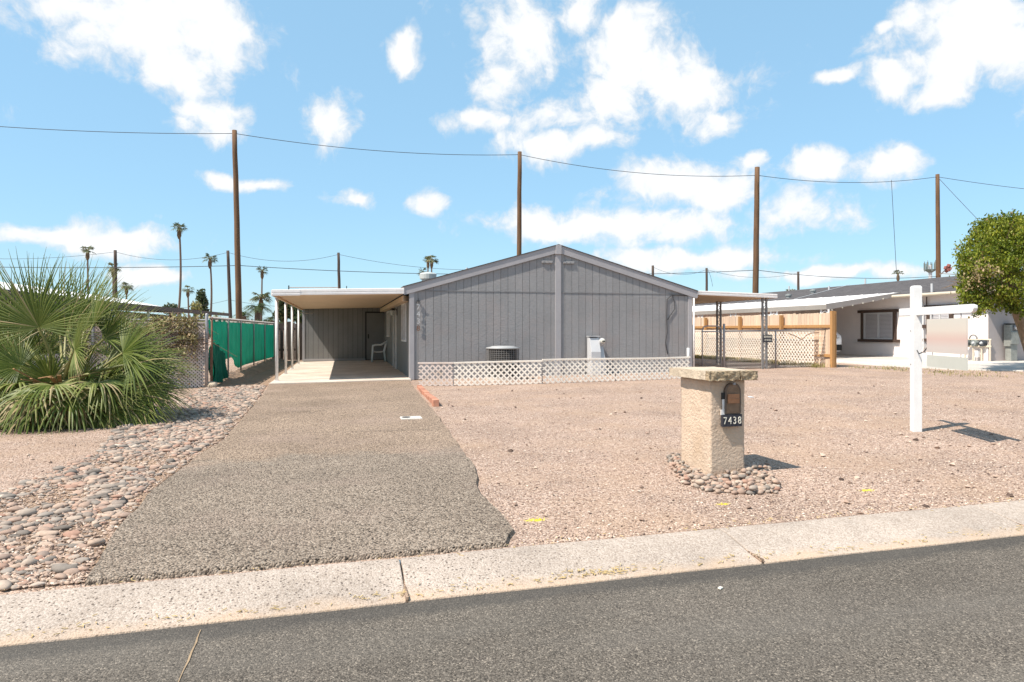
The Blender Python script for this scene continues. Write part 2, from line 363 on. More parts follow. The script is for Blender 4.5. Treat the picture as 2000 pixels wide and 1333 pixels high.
M_cable = pm('cable', (.05,.05,.055), .7, .05)
M_stucco = pm('tan_stucco', (.56,.43,.325), .95, .10, 5, .9, 42, dirt=((.42,.29,.18), 3, .4), dist=.016)
M_stone_c = pm('cap_stone', (.50,.41,.31), .95, .22, 9, .9, 45, dirt=((.30,.23,.15), 12, .5), dist=.015)
M_stone_f = pm('split_face_stone', (.36,.275,.18), .95, .28, 14, 1.0, 30, dirt=((.22,.17,.10), 16, .6), dist=.03)
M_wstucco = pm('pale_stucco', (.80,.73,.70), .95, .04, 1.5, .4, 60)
M_wstucco_shade = pm('shaded_stucco', (.40,.355,.345), .95, .05, 1.5, .35, 60)  # darker copy of the pale stucco, the front wall's shade put into its colour
M_black = pm('black_metal', (.03,.03,.03), .5, .1)
M_brown = pm('dark_brown_trim', (.07,.045,.035), .6, .15, 4)
M_plastic = pm('white_plastic', (.74,.74,.74), .4, .04)
M_brick = pm('red_brick', (.44,.20,.13), .9, .2, 14, .5, 60, obj_rand=.15, dirt=((.58,.36,.26), 10, .5))
M_copper = pm('copper_mailbox', (.35,.17,.09), .45, .2, 20, metal=.25)
M_bronze = pm('dull_mailbox_frame', (.16,.12,.095), .55, .2, 20, metal=.2)
M_greybox = pm('grey_box_enamel', (.50,.50,.51), .5, .06, 3)
M_rust = pm('rusty_metal', (.17,.085,.055), .8, .25, 20)
M_num = pm('pale_digit', (.72,.68,.58), .6, .05)
M_signblack = pm('black_sign', (.035,.035,.045), .5, .1)
M_rubber = pm('rubber', (.02,.02,.02), .8, .1)
M_hill = pm('far_hill', (.30,.25,.25), .95, .15, .01)
M_bark = pm('bark', (.22,.155,.10), .95, .3, 12, .8, 25)
M_far_thatch = pm('far_thatch', (.13,.09,.055), .95, .3, 8)
M_thatch = pm('dry_thatch', (.30,.17,.08), .95, .35, 15)
M_ptrunk = pm('palm_trunk', (.15,.105,.08), .95, .25, 6, stretch=(1,1,4))
M_tower = pm('tower_paint', (.16,.19,.18), .7, .1)
def glassm():
    m, b, N, L = newmat('dark_glass'); b.inputs['Base Color'].default_value = (.03,.035,.04,1); b.inputs['Roughness'].default_value = .08; b.inputs['Specular IOR Level'].default_value = .6; return m
M_glass = glassm()
M_blind = pm('window_blind', (.46,.44,.45), .6, .03)
def leafm(name, stops, tan=(.42,.33,.17), trans=.3):
    m, b, N, L = newmat(name); vc = N('ShaderNodeVertexColor', layer_name='col'); sp = N('ShaderNodeSeparateColor'); L(vc.outputs[0], sp.inputs[0])
    c = ramp(N, L, sp.outputs[1], stops); c = mixc(N, L, sp.outputs[0], c, tan)
    L(c, b.inputs['Base Color']); b.inputs['Roughness'].default_value = .5; b.inputs['Specular IOR Level'].default_value = .35
    tr = N('ShaderNodeBsdfTranslucent'); L(c, tr.inputs[0]); mx = N('ShaderNodeMixShader'); mx.inputs[0].default_value = trans
    L(b.outputs[0], mx.inputs[1]); L(tr.outputs[0], mx.inputs[2]); out = [n for n in m.node_tree.nodes if n.type == 'OUTPUT_MATERIAL'][0]
    L(mx.outputs[0], out.inputs[0]); return m
M_frond = leafm('palm_frond', [(0, (.035,.065,.010)), (.5, (.105,.145,.022)), (1, (.26,.28,.08))])
M_far_frond = leafm('far_palm_frond', [(0, (.03,.055,.02)), (.5, (.06,.085,.03)), (1, (.10,.12,.045))])
M_leaf = leafm('tree_leaf', [(0, (.06,.095,.008)), (.5, (.165,.205,.014)), (1, (.33,.33,.035))], tan=(.28,.19,.08))
M_vine = leafm('dry_vine_leaf', [(0, (.15,.14,.05)), (.5, (.29,.25,.11)), (1, (.45,.37,.20))], tan=(.42,.29,.17), trans=.2)
M_far_leaf = leafm('far_foliage', [(0, (.03,.05,.02)), (.5, (.06,.085,.035)), (1, (.11,.125,.05))])
M_weed = leafm('dry_weed', [(0, (.10,.12,.03)), (.5, (.25,.24,.08)), (1, (.42,.36,.16))])
def screen_mat():
    m, b, N, L = newmat('green_shade_cloth'); co = coords(N, L)
    f = mrange(N, L, tnoise(N, L, co, 2.2, 5), .3, .7, .8, 1.2); s = N('ShaderNodeVectorMath', operation='SCALE'); s.inputs[0].default_value = (.004,.215,.135); L(f, s.inputs['Scale'])
    L(s.outputs[0], b.inputs['Base Color']); b.inputs['Roughness'].default_value = .7
    tr = N('ShaderNodeBsdfTranslucent'); L(s.outputs[0], tr.inputs[0]); mx = N('ShaderNodeMixShader'); mx.inputs[0].default_value = .35
    L(b.outputs[0], mx.inputs[1]); L(tr.outputs[0], mx.inputs[2]); L(mx.outputs[0], [n for n in m.node_tree.nodes if n.type == 'OUTPUT_MATERIAL'][0].inputs[0])
    st = N('ShaderNodeVectorMath', operation='MULTIPLY'); st.inputs[1].default_value = (30,30,120); L(co, st.inputs[0])
    bumpn(N, L, b, tnoise(N, L, st.outputs[0], 1, 2), .3, .01); return m
M_screen = screen_mat()
def panel_mat():                                    # the sign's face: a beige print with one soft rose band
    m, b, N, L = newmat('sign_face'); sp = N('ShaderNodeSeparateXYZ'); L(coords(N, L), sp.inputs[0])
    c = ramp(N, L, mrange(N, L, sp.outputs[2], .98, 1.40), [(0, (.50,.45,.41)), (.3, (.53,.46,.42)), (.52, (.55,.40,.35)), (.62, (.56,.44,.38)), (.75, (.58,.51,.44)), (1, (.56,.52,.46))])
    L(c, b.inputs['Base Color']); b.inputs['Roughness'].default_value = .5; return m
M_panel = panel_mat()
M_rider = pm('sign_rider_face', (.48,.48,.43), .5, .03)
def tint(name, c): return pm(name, c, .6, .05)

# ------------------------------------------------------------------ setting
def structure(mb, name, mat, **k): return build(mb, name, mat, kind='structure', **k)
XB = [-900, -12, 26, 900]
def sheet(y0, y1, dz, name, mat):
    mb = MB(); vs = [(x, y, gz(x)+dz) for y in (y0, y1) for x in XB]
    mb.add(vs, [(i, i+1, i+5, i+4) for i in range(3)]); return structure(mb, name, mat)
KB, KF = 3.91, 3.41                                  # kerb back and front lines
sheet(KB-0.02, 2500, 0, 'ground', M_gravel)
sheet(-7.5, KF+0.03, -0.056, 'road', M_asph)
sheet(-60, -7.5, -0.02, 'far_verge', M_gravel)
# kerb: rolled concrete, cast in lengths
kroot = MB().box(-60, 60, KF+.03, KB-.03, -1.2, -.99); kerb = structure(kroot, 'kerb', M_kerb)
joints = [0.31 + 2.0*i for i in range(-9, 11)]
prof = [(KB, -.02), (KB-.012, .008), (KB-.05, .014), (KB-.15, .008), (KB-.26, -.012), (KB-.38, -.034), (KF, -.048), (KF, -.22), (KB, -.22)]
for a, b_ in zip(joints[:-1], joints[1:]):
    mb = MB(); n = 9; xs = np.linspace(a+.004, b_-.004, n); np_ = len(prof); vs = []; fs = []
    for i, x in enumerate(xs):
        for (y, z) in prof: vs.append((x + (.10*(KB-y)/.5 if False else 0), y + .004*math.sin(x*5.3+y*7), gz(x)+z))
    for i in range(n-1):
        for k in range(np_): fs.append((i*np_+k, i*np_+(k+1) % np_, (i+1)*np_+(k+1) % np_, (i+1)*np_+k))
    fs.append(tuple(range(np_-1, -1, -1))); fs.append(tuple((n-1)*np_+k for k in range(np_)))
    mb.add(vs, fs); build(mb, 'kerb_segment', M_kerb, kerb, bevel=.008)
mb = MB()
for x in joints: mb.box(x-.007, x+.007, KF+.002, KB-.01, gz(x)-.2, gz(x)-.03)
build(mb, 'joint_filler', M_dirt, kerb)

def wiggle(pts, step, amp, seed=0, closed=True):
    out = []; n = len(pts)
    for i in range(n if closed else n-1):
        a = Vector(pts[i]); b = Vector(pts[(i+1) % n]); m = max(1, int((b-a).length/step))
        for k in range(m):
            p = a.lerp(b, k/m); q = Vector((p.x*2.3+seed, p.y*2.3, 0)); q2 = q*4
            p = p + Vector((mnoise.noise(q)+.5*mnoise.noise(q2), mnoise.noise(q+Vector((9,3,1)))+.5*mnoise.noise(q2+Vector((3,9,2)))))*amp
            out.append((p.x, p.y))
    return out
def flatpoly(poly, top, name, mat, thick=.03, slope=.02, **k):
    """slab with an outline, its edges sloping a little outwards"""
    cx = sum(p[0] for p in poly)/len(poly); n = len(poly); mb = MB(); vs = [(p[0], p[1], gz(p[0])+top) for p in poly]
    for i in range(n):
        a = Vector(poly[i-1]); b = Vector(poly[(i+1) % n]); t = (b-a).normalized(); nn = Vector((t.y, -t.x))
        q = Vector(poly[i]) + nn*slope; vs.append((q.x, q.y, gz(q.x)+top-thick))
    mb.add(vs, [tuple(range(n))] + [(n+i, n+(i+1) % n, (i+1) % n, i) for i in range(n)]); o = structure(mb, name, mat, **k)
    bm = bmesh.new(); bm.from_mesh(o.data); bmesh.ops.triangulate(bm, faces=[f for f in bm.faces if len(f.verts) > 4]); bmesh.ops.recalc_face_normals(bm, faces=bm.faces); bm.to_mesh(o.data); bm.free(); return o
D_RIGHT = [(1.60,17.16),(1.54,16.3),(1.36,10.3),(1.22,7.2),(1.17,6.05),(1.09,5.62),(1.03,5.2),(1.06,4.6),(1.04,4.2),(0.93,3.95)]
D_LEFT = [(-1.28,3.95),(-1.42,4.9),(-1.5,6.1),(-1.45,7.5),(-1.36,8.75),(-1.5,12.9),(-1.70,17.16)]
dr = D_RIGHT[::-1] + [(-1.70,17.16)] + D_LEFT[::-1][1:]
DRIVE = wiggle(dr, .12, .022)
flatpoly(DRIVE, .028, 'driveway', M_drive, .04, .02)
# hairline cracks in the driveway, road crack
def crack(pts, wd, name, mat, dz, parent=None):
    mb = MB(); p = wiggle(pts, .04, .012, 5, False); vs = []
    for i, q in enumerate(p):
        a = Vector(p[max(0, i-1)]); b = Vector(p[min(len(p)-1, i+1)]); t = (b-a).normalized(); nn = Vector((-t.y, t.x))*wd*(.4+.8*random.random())
        vs += [(q[0]-nn.x, q[1]-nn.y, gz(q[0])+dz), (q[0]+nn.x, q[1]+nn.y, gz(q[0])+dz)]
    mb.add(vs, [(2*i, 2*i+1, 2*i+3, 2*i+2) for i in range(len(p)-1)]); return structure(mb, name, mat)
M_crack = pm('crack_dark', (.10,.08,.07), .95, .2); M_crackd = pm('crack_dirt', (.30,.215,.135), .95, .25, 20)
crack([(-1.28,8.95),(-.2,8.8),(1.1,8.6)], .006, 'driveway_crack', M_crack, .032)
crack([(-.9,11.2),(0,11.15),(1.2,11.6)], .006, 'driveway_crack', M_crack, .032)
crack([(-1.3,12.2),(0,12.6),(1.35,12.9)], .006, 'driveway_crack', M_crack, .032)
def RD(px, py): r = ray(px, py); t = (CAMH+.056)/(KS*r[0]-r[2]); return (r[0]*t, r[1]*t)
crack([RD(393,1232), RD(378,1265), RD(352,1333), RD(330,1420)], 0.0035, 'road_crack', M_crackd, -.052)

# carport slab, poured in strips
SLX0, SLX1, SLY0, SLY1 = -1.72, 1.66, 17.2, 28.75
slab = structure(MB().box(SLX0+.02, SLX1-.02, SLY0+.02, SLY1, -.3, -.02), 'carport_slab', M_slab)
ys = [SLY0, 17.75, 19.6, 21.4, 23.2, 25.1, 27.0, SLY1]
for a, b_ in zip(ys[:-1], ys[1:]):
    mb = MB(); e = .008; x0, x1 = SLX0, SLX1
    mb.add([(x0,a+e,-.2),(x1,a+e,-.2),(x1,b_-e,-.2),(x0,b_-e,-.2),(x0,a+e,gz(x0)+.045),(x1,a+e,gz(x1)+.045),(x1,b_-e,gz(x1)+.045),(x0,b_-e,gz(x0)+.045)],
           [(3,2,1,0),(4,5,6,7),(0,1,5,4),(1,2,6,5),(2,3,7,6),(3,0,4,7)]); build(mb, 'slab_strip', M_slab, slab, bevel=.006)
# dirt strip between the screen fence and the slab; soil under the river stones
flatpoly(wiggle([(-3.25,17.0),(-1.66,17.25),(-1.66,30.9),(-3.1,30.9)], .3, .06, 3), .008, 'side_yard_dirt', M_dirt, .02)
ROCK = [(-1.30,3.98),(-1.44,4.9),(-1.53,6.1),(-1.49,7.5),(-1.41,8.75),(-1.54,12.9),(-1.76,17.15),(-2.3,17.05),(-3.05,16.5),(-3.0,13.4),(-3.05,10.7),(-2.55,8.1),(-2.65,7.1),(-2.75,5.4),(-2.7,3.98)]
soil = flatpoly(wiggle(ROCK, .25, .05, 11), .006, 'rock_bed', M_dirt, .02)
# yard to the right: paler concrete of the neighbour's drive
flatpoly([(16.2,27.0),(15.95,20.0),(15.75,17.5),(16.05,15.1),(17.0,14.0),(19.5,12.2),(24.0,10.5),(30,10.5),(30,17.6),(20.1,17.6),(20.1,27.0)], .03, 'neighbour_driveway', M_nslab, .05)
# low far hill
hb = MB(); hp = []
for i in range(61):
    a = math.radians(-50+i*2.2); hp.append((a, 26+14*mnoise.noise(Vector((i*.17, 0, 0)))+8*mnoise.noise(Vector((i*.5, 3, 0)))+62*math.exp(-((math.degrees(a)-31)/5.5)**2)))
vs = []; 
for a, h in hp:
    for rr, k in ((2300, 0), (2350, .6), (2420, 1), (2500, 1)): vs.append((rr*math.sin(a), rr*math.cos(a), -5+k*max(8, h)))
hb.add(vs, [(4*i+k, 4*i+4+k, 4*i+5+k, 4*i+1+k) for i in range(60) for k in range(3)]); structure(hb, 'hills', M_hill)

# ------------------------------------------------------------------ river stones
def stone_data(seed, nu=8, nv=4):
    r = random.Random(seed); vs = [(0,0,-1)]; 
    for j in range(1, nv):
        th = math.pi*j/nv
        for i in range(nu): ph = 2*math.pi*i/nu; vs.append((math.sin(th)*math.cos(ph), math.sin(th)*math.sin(ph), -math.cos(th)))
    vs.append((0,0,1)); out = []
    for v in vs:
        v = Vector(v); k = 1+.42*mnoise.noise(v*1.25+Vector((seed*3.1, seed, 0))); out.append(tuple(v*k))
    fs = [(0, 1+(i+1) % nu, 1+i) for i in range(nu)]
    for j in range(nv-2):
        for i in range(nu): a = 1+j*nu+i; b = 1+j*nu+(i+1) % nu; fs.append((a, b, b+nu, a+nu))
    t = len(vs)-1; o = 1+(nv-2)*nu; fs += [(t, o+i, o+(i+1) % nu) for i in range(nu)]
    return out, fs
SV = [stone_data(s) for s in range(10)]
SMESH = [mesh_from(v, f, M_stone, True, 'stone') for v, f in SV]
def dart(poly, rmin, rmax, tries, over=.82, seed=1):
    r = np.random.default_rng(seed); P = np.array(poly); lo = P.min(0); hi = P.max(0); cell = rmax*2; grid = {}; out = []
    c = lo + r.random((tries, 2))*(hi-lo); c = c[inpoly(c, poly)]
    for p in c:
        rad = rmin+(rmax-rmin)*r.random()**1.6; gx, gy = int(p[0]/cell), int(p[1]/cell); ok = True
        for ix in (-1,0,1):
            for iy in (-1,0,1):
                for (q, rq) in grid.get((gx+ix, gy+iy), ()):
                    if (p[0]-q[0])**2+(p[1]-q[1])**2 < (over*(rad+rq))**2: ok = False; break
                if not ok: break
            if not ok: break
        if ok: grid.setdefault((gx, gy), []).append((p, rad)); out.append((p[0], p[1], rad))
    return out
def stuff_stones(items, name, mat, parent, z0=0.0, colfn=None, kind='stuff', variants=SV):
    """many stones as one mesh with a tone per stone"""
    vs = []; fs = []; cols = []; base = 0
    for (x, y, sx, sy, sz, rot, tilt, col, zz) in items:
        v, f = variants[int(col*997) % len(variants)]; A = np.array(v)*(sx, sy, sz)
        ca, sa = math.cos(tilt), math.sin(tilt); A = np.stack([A[:,0], A[:,1]*ca-A[:,2]*sa, A[:,1]*sa+A[:,2]*ca], 1)
        c, s = math.cos(rot), math.sin(rot); A = np.stack([A[:,0]*c-A[:,1]*s+x, A[:,0]*s+A[:,1]*c+y, A[:,2]+zz], 1)
        vs.append(A); fs += [tuple(i+base for i in q) for q in f]; base += len(v); cols.append(np.full(len(v), col))
    V = np.concatenate(vs); CC = np.concatenate(cols); me = bpy.data.meshes.new(name); me.from_pydata(V.tolist(), [], fs); me.materials.append(mat)
    me.polygons.foreach_set('use_smooth', [True]*len(me.polygons))
    at = me.color_attributes.new('col', 'FLOAT_COLOR', 'POINT'); at.data.foreach_set('color', np.stack([CC, CC, CC, np.ones_like(CC)], 1).ravel().astype(np.float32))
    o = bpy.data.objects.new(name, me); COL.objects.link(o); o.parent = parent
    if kind: o['kind'] = kind
    return o
def stone_items(pts, flat=(.32,.55), seed=2):
    r = random.Random(seed); out = []
    for (x, y, rad) in pts:
        sx = rad*r.uniform(1.0, 1.3); sy = rad*r.uniform(.62, .95); sz = rad*r.uniform(*flat)
        out.append((x, y, sx, sy, sz, r.gauss(0, .6), r.gauss(0, .18), r.random(), gz(x)+.006+sz*.45))
    return out
def visible(x, y, m=.02):
    d = x*S_+y*C_; return d > .1 and abs((x*C_-y*S_)/d) < .75+m
pts = dart(ROCK, .017, .060, 150000, .74)
def keep(p):                                             # thinner towards the driveway in the front part
    e = np.interp(p[1], [3.9,4.9,6.1,7.5,8.75,12.9,17.2], [-1.3,-1.44,-1.53,-1.49,-1.41,-1.54,-1.76])-p[0]
    n = mnoise.noise(Vector((p[0]*1.4, p[1]*1.4, 2)))
    if p[1] < 8.5 and n*.5+.5 > .56+.10*(p[1]-4)/4.5+random.gauss(0,.12): return False
    lim = .05+.10*max(0, 1-abs(p[1]-5.6)/2.2)
    return e > lim*(1+1.2*n) or random.random() < .35
pts = [p for p in pts if visible(p[0], p[1], .35) and keep(p)]
items = stone_items(pts, seed=4); items.sort(key=lambda q: (q[0]*S_+q[1]*C_)/q[2])
near, rest = items[:300], items[300:]
def place_stones(lst, parent):
    for (x, y, sx, sy, sz, rot, tilt, col, zz) in lst:
        o = bpy.data.objects.new('stone', SMESH[int(col*997) % 10]); COL.objects.link(o); o.parent = parent
        o.location = Vector((x, y, zz)) - wloc(parent); o.scale = (sx, sy, sz); o.rotation_euler = (tilt, 0, rot)
place_stones(near, soil); stuff_stones(rest, 'stones', M_stone_s, soil)
# loose gravel on the yards: real chips over the aggregate
YARD_R = [(1.1,3.93),(9.5,3.93),(12,9),(12.5,14.5),(1.62,14.5),(1.3,8.5),(1.2,6),(1.05,5)]
YARD_L = [(-2.6,3.95),(-2.7,7),(-2.55,8.2),(-3.05,10.7),(-7,12),(-7,8),(-4.5,3.95)]
def scatter(poly, n, seed, near_bias=True):
    r = np.random.default_rng(seed); P = np.array(poly); lo = P.min(0); hi = P.max(0); c = lo + r.random((n, 2))*(hi-lo)
    if near_bias: c[:,1] = lo[1] + (hi[1]-lo[1])*r.random(n)**1.7
    c = c[inpoly(c, poly)]; return np.array([p for p in c if visible(p[0], p[1])])
CHIP = [([tuple(Vector(v)*(1+.3*math.sin(7*k+s*3))) for k, v in enumerate([(1,0,0),(0,1,0),(-1,0,0),(0,-1,0),(.15,.1,.9),(0,0,-.6)])], [(0,1,4),(1,2,4),(2,3,4),(3,0,4),(1,0,5),(2,1,5),(3,2,5),(0,3,5)]) for s in range(12)]
its = []
for p in scatter(ROCK, 26000, 15):
    s = .005+.009*random.random()**2; its.append((p[0], p[1], s*random.uniform(1,1.6), s, s*.75, random.uniform(0,6.28), random.gauss(0,.3), min(1, max(0, random.gauss(.45,.27))), gz(p[0])+.008+s*.3))
for p in np.concatenate([scatter(YARD_R, 60000, 5), scatter(YARD_L, 14000, 6)]):
    s = .004+.0055*random.random()**2; its.append((p[0], p[1], s*random.uniform(1,1.6), s, s*.75, random.uniform(0,6.28), random.gauss(0,.3), min(1, max(0, random.gauss(.55,.27))), gz(p[0])+s*.3))
for p in np.concatenate([scatter(YARD_R, 260, 8), scatter(YARD_L, 120, 9)]):
    s = .014+.014*random.random(); its.append((p[0], p[1], s*1.3, s, s*.8, random.uniform(0,6.28), random.gauss(0,.3), random.random()*.8, gz(p[0])+s*.4))
gr = stuff_stones(its, 'loose_gravel', M_loose, None, variants=CHIP); gr['label'] = 'pinkish crushed gravel chips strewn over the front yard'; gr['category'] = 'gravel'
gr.data.polygons.foreach_set('use_smooth', [False]*len(gr.data.polygons))
# straw and leaf crumbs along the gutter
mb = MB()
for k in range(520):
    x = random.uniform(-2.2, 6); y = KF+.03+abs(random.gauss(0, .05)) if random.random() < .7 else KB+random.gauss(.02, .05)
    if k > 420: x = 1.32+random.gauss(0,.14); y = KF+.05+abs(random.gauss(0,.035))
    kz = np.interp(y, [KF, KB-.26, KB-.15, KB], [-.046,-.010,.010,.012]); l = random.uniform(.008,.03); mb.obox((x, y, gz(x)+kz+.003), l, .0035, .003, (0, random.gauss(0,.15), random.uniform(0,3.14)))
dm = build(mb, 'straw_litter', pm('straw', (.50,.37,.18), .9, .25, 30), kind='stuff', label='pale straw and leaf crumbs along the kerb', cat='litter')

# ------------------------------------------------------------------ the grey house
HX0, HX1, HY0, HY1, HXM = 1.66, 9.54, 17.49, 35.5, 5.60
house = thing('grey_house', 'grey gabled mobile home with grooved siding behind the gravel front yard', 'house', (HXM, HY0, 0.02))
RT0, RPK, RSL = 2.42, 3.60, (3.60-2.42)/(5.6-1.50)
def raketop(x): return RPK - RSL*abs(x-HXM)
def rakebot(x): return raketop(x) - .23
mb = MB(); mb.prism([(HX0+.02,HY0+.02,0),(HX1-.02,HY0+.02,0),(HX1-.02,HY0+.02,raketop(HX1)-.06),(HXM,HY0+.02,RPK-.06),(HX0+.02,HY0+.02,raketop(HX0)-.06)], (0,HY1-HY0-.02,0))
build(mb, 'wall', M_dark, house)
NB = 40; bw = (HX1-HX0)/NB; BAND = 2.30
for i in range(NB):
    x0 = HX0+i*bw+.004; x1 = HX0+(i+1)*bw-.004
    if x0 < HXM < x1: pass
    def top(x): return min(BAND-.006, rakebot(x)+.08)
    def board(z0a, z0b, z1a, z1b, y0, xm=None):
        m = MB(); P = [(x0, y0, z0a), (x1, y0, z0b), (x1, y0, z1b)]
        if xm: P.append((HXM, y0, rakebot(HXM)+.08))
        P.append((x0, y0, z1a)); m.prism(P, (0, .014, 0)); return m
    jit = .0015*math.sin(i*12.9)
    build(board(.04, .04, top(x0), top(x1), HY0+jit), 'siding_board', M_siding, house)
    if min(rakebot(x0), rakebot(x1))+.08 > BAND+.03:
        build(board(BAND+.02, BAND+.02, rakebot(x0)+.08, rakebot(x1)+.08, HY0+.002-jit, xm=(HXM if x0 < HXM < x1 else None)), 'gable_board', M_siding, house)
build(MB().box(HX0+.2, HXM-.085, HY0-.010, HY0+.012, BAND-.002, BAND+.016), 'drip_strip', M_siding, house)
build(MB().box(HXM+.085, HX1-.2, HY0-.010, HY0+.012, BAND-.002, BAND+.016), 'drip_strip', M_siding, house)
build(MB().box(HXM-.08, HXM+.08, HY0-.028, HY0+.004, .05, RPK-.24), 'batten', M_trim, house, bevel=.004)
build(MB().box(HXM-.078, HXM+.078, HY0-.075, HY0-.012, RPK-.27, RPK-.025), 'peak_block', M_trim, house, bevel=.004)
for x in (HX0, HX1):
    s = 1 if x == HX0 else -1
    build(MB().box(min(x-.012*s, x+.10*s), max(x-.012*s, x+.10*s), HY0-.022, HY0+.004, .03, 2.26), 'corner_trim', M_trim, house, bevel=.004)
    build(MB().box(min(x-.026*s, x-.012*s), max(x-.026*s, x-.012*s), HY0-.020, HY0+.11, .03, 2.26), 'corner_trim', M_trim, house)
for s in (-1, 1):
    xe = HXM + s*4.10; xi = HXM + s*.079
    P = [(xi, HY0-.044, rakebot(xi)), (xe, HY0-.044, rakebot(xe)), (xe, HY0-.044, raketop(xe)-.02), (xi, HY0-.044, raketop(xi)-.02)]
    m = MB().prism(P, (0, .03, 0)); f = build(m, 'rake_board', M_trim, house)
    # roof slope: deck, shingle sheet slightly overhanging the rake
    P = [(HXM, HY0-.064, RPK), (xe+s*.03, HY0-.064, raketop(xe+s*.03)), (xe+s*.03, HY0-.064, raketop(xe+s*.03)-.022), (HXM, HY0-.064, RPK-.022)]
    build(MB().prism(P, (0, HY1-HY0+.2, 0)), 'roof_slope', M_shingle, house)
    build(MB().box(min(xe, xe+s*.02), max(xe, xe+s*.02), HY0-.05, HY1, raketop(xe)-.2, raketop(xe)-.028), 'eave_fascia', M_trim, house)
    # shingle butts along the rake edge
for s, xa, xb in ((-1, 5.14, 5.45), (1, 5.74, 6.06)):
    v = build(MB().box(xa, xb, HY0-.035, HY0-.001, 3.08, 3.15), 'gable_bracket', M_siding, house, bevel=.01)
    for k in range(3):
        cx = xa+.05+k*(xb-xa-.1)/2; build(MB().box(cx-.03, cx+.03, HY0-.042, HY0-.036, 3.09, 3.14), 'bracket_boss', M_siding, v)
# left side wall under the carport
n = 44; L0, L1 = HY0+.13, 28.72
for i in range(n):
    a = L0+(L1-L0)*i/n+.004; b_ = L0+(L1-L0)*(i+1)/n-.004
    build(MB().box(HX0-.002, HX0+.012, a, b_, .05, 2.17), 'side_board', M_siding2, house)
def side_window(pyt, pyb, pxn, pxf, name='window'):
    A = AX(pxn, (pyt+pyb)/2, HX0); B = AX(pxf, (pyt+pyb)/2, HX0); zt = AX(pxn, pyt, HX0).z; zb = AX(pxn, pyb, HX0).z; return A.y, B.y, zb, zt
for (y0, y1, z0, z1) in ((18.55, 19.75, .98, 2.03), (25.2, 26.6, 1.05, 2.0)):
    wdw = build(MB().box(HX0-.006, HX0-.003, y0+.05, y1-.05, z0+.05, z1-.05), 'window', M_glass, house)
    f = MB()
    for (a, b_, c, d) in ((y0, y0+.05, z0, z1), (y1-.05, y1, z0, z1), (y0+.05, y1-.05, z0, z0+.05), (y0+.05, y1-.05, z1-.05, z1), ((y0+y1)/2-.015, (y0+y1)/2+.015, z0+.05, z1-.05)): f.box(HX0-.045, HX0-.004, a, b_, c, d)
    build(f, 'window_frame', M_post, wdw)
dr_ = build(MB().box(HX0-.02, HX0-.003, 22.05, 22.95, .08, 2.1), 'door', M_siding2, house)
f = MB()
for (a, b_, c, d) in ((21.96, 22.05, .06, 2.18), (22.95, 23.04, .06, 2.18), (22.05, 22.95, 2.1, 2.18)): f.box(HX0-.055, HX0-.002, a, b_, c, d)
build(f, 'door_frame', M_post, dr_); build(MB().tube([(HX0-.02,22.13,1.02),(HX0-.075,22.13,1.02)], [.02,.03], 10), 'door_knob', M_galv, dr_, smooth=True)
# coach lamp beside the door
lp = AX(770, 604, HX0); ly = 21.75; lz = 1.86
lam = build(MB().box(HX0-.02, HX0-.003, ly-.05, ly+.05, lz-.1, lz+.12), 'wall_lamp', M_black, house)
build(MB().tube([(HX0-.02,ly,lz+.06),(HX0-.09,ly,lz+.14),(HX0-.15,ly,lz+.12)], .012, 6), 'lamp_arm', M_black, lam)
build(MB().lathe([(.02,.13),(.085,.08),(.09,.06),(.06,.055)][::-1], (HX0-.15,ly,lz), 10), 'lamp_cap', M_black, lam)
build(MB().lathe([(.045,-.1),(.06,-.08),(.072,.05)], (HX0-.15,ly,lz), 8), 'lamp_glass', pm('frosted_glass', (.55,.55,.52), .3, .03), lam)
# roof items on the left slope
rv = AD(836, 535, 21.5); base = raketop(rv.x)+.12
build(MB().lathe([(.20,base-.12),(.20,base+.03),(.26,base+.05),(.27,base+.20),(.22,base+.24),(.05,base+.27)], (rv.x, rv.y, 0), 20), 'roof_vent', pm('vent_white', (.42,.44,.43), .5, .08), house, smooth=False)
rv = AD(912, 520, 20.5); build(MB().tube([(rv.x,rv.y,raketop(rv.x)-.1),(rv.x,rv.y,raketop(rv.x)+.14)], .035, 8), 'vent_pipe', M_greybox, house)
# service cable stapled to the wall, conduit at the right corner
def on_wall(pl, off=.02): return [AY(x, y, HY0-off) for x, y in pl]
build(MB().tube(on_wall([(1346,578),(1330,577),(1312,577),(1303,585),(1302,620),(1303,650),(1300,670),(1304,692)]), .011, 6), 'wall_cable', M_dark, house, smooth=True)
build(MB().tube(on_wall([(1314,577),(1317,590),(1318,604),(1310,615),(1304,625)]), .009, 6), 'wall_cable', M_dark, house, smooth=True)
build(MB().tube([(HX1+.05,HY0-.06,.1),(HX1+.05,HY0-.06,2.2)], .025, 8), 'conduit', M_post, house, smooth=True)
build(MB().tube([AY(1344,712,16.9),AY(1344,680,16.9)], .035, 10), 'standpipe', M_plastic, house, smooth=True)
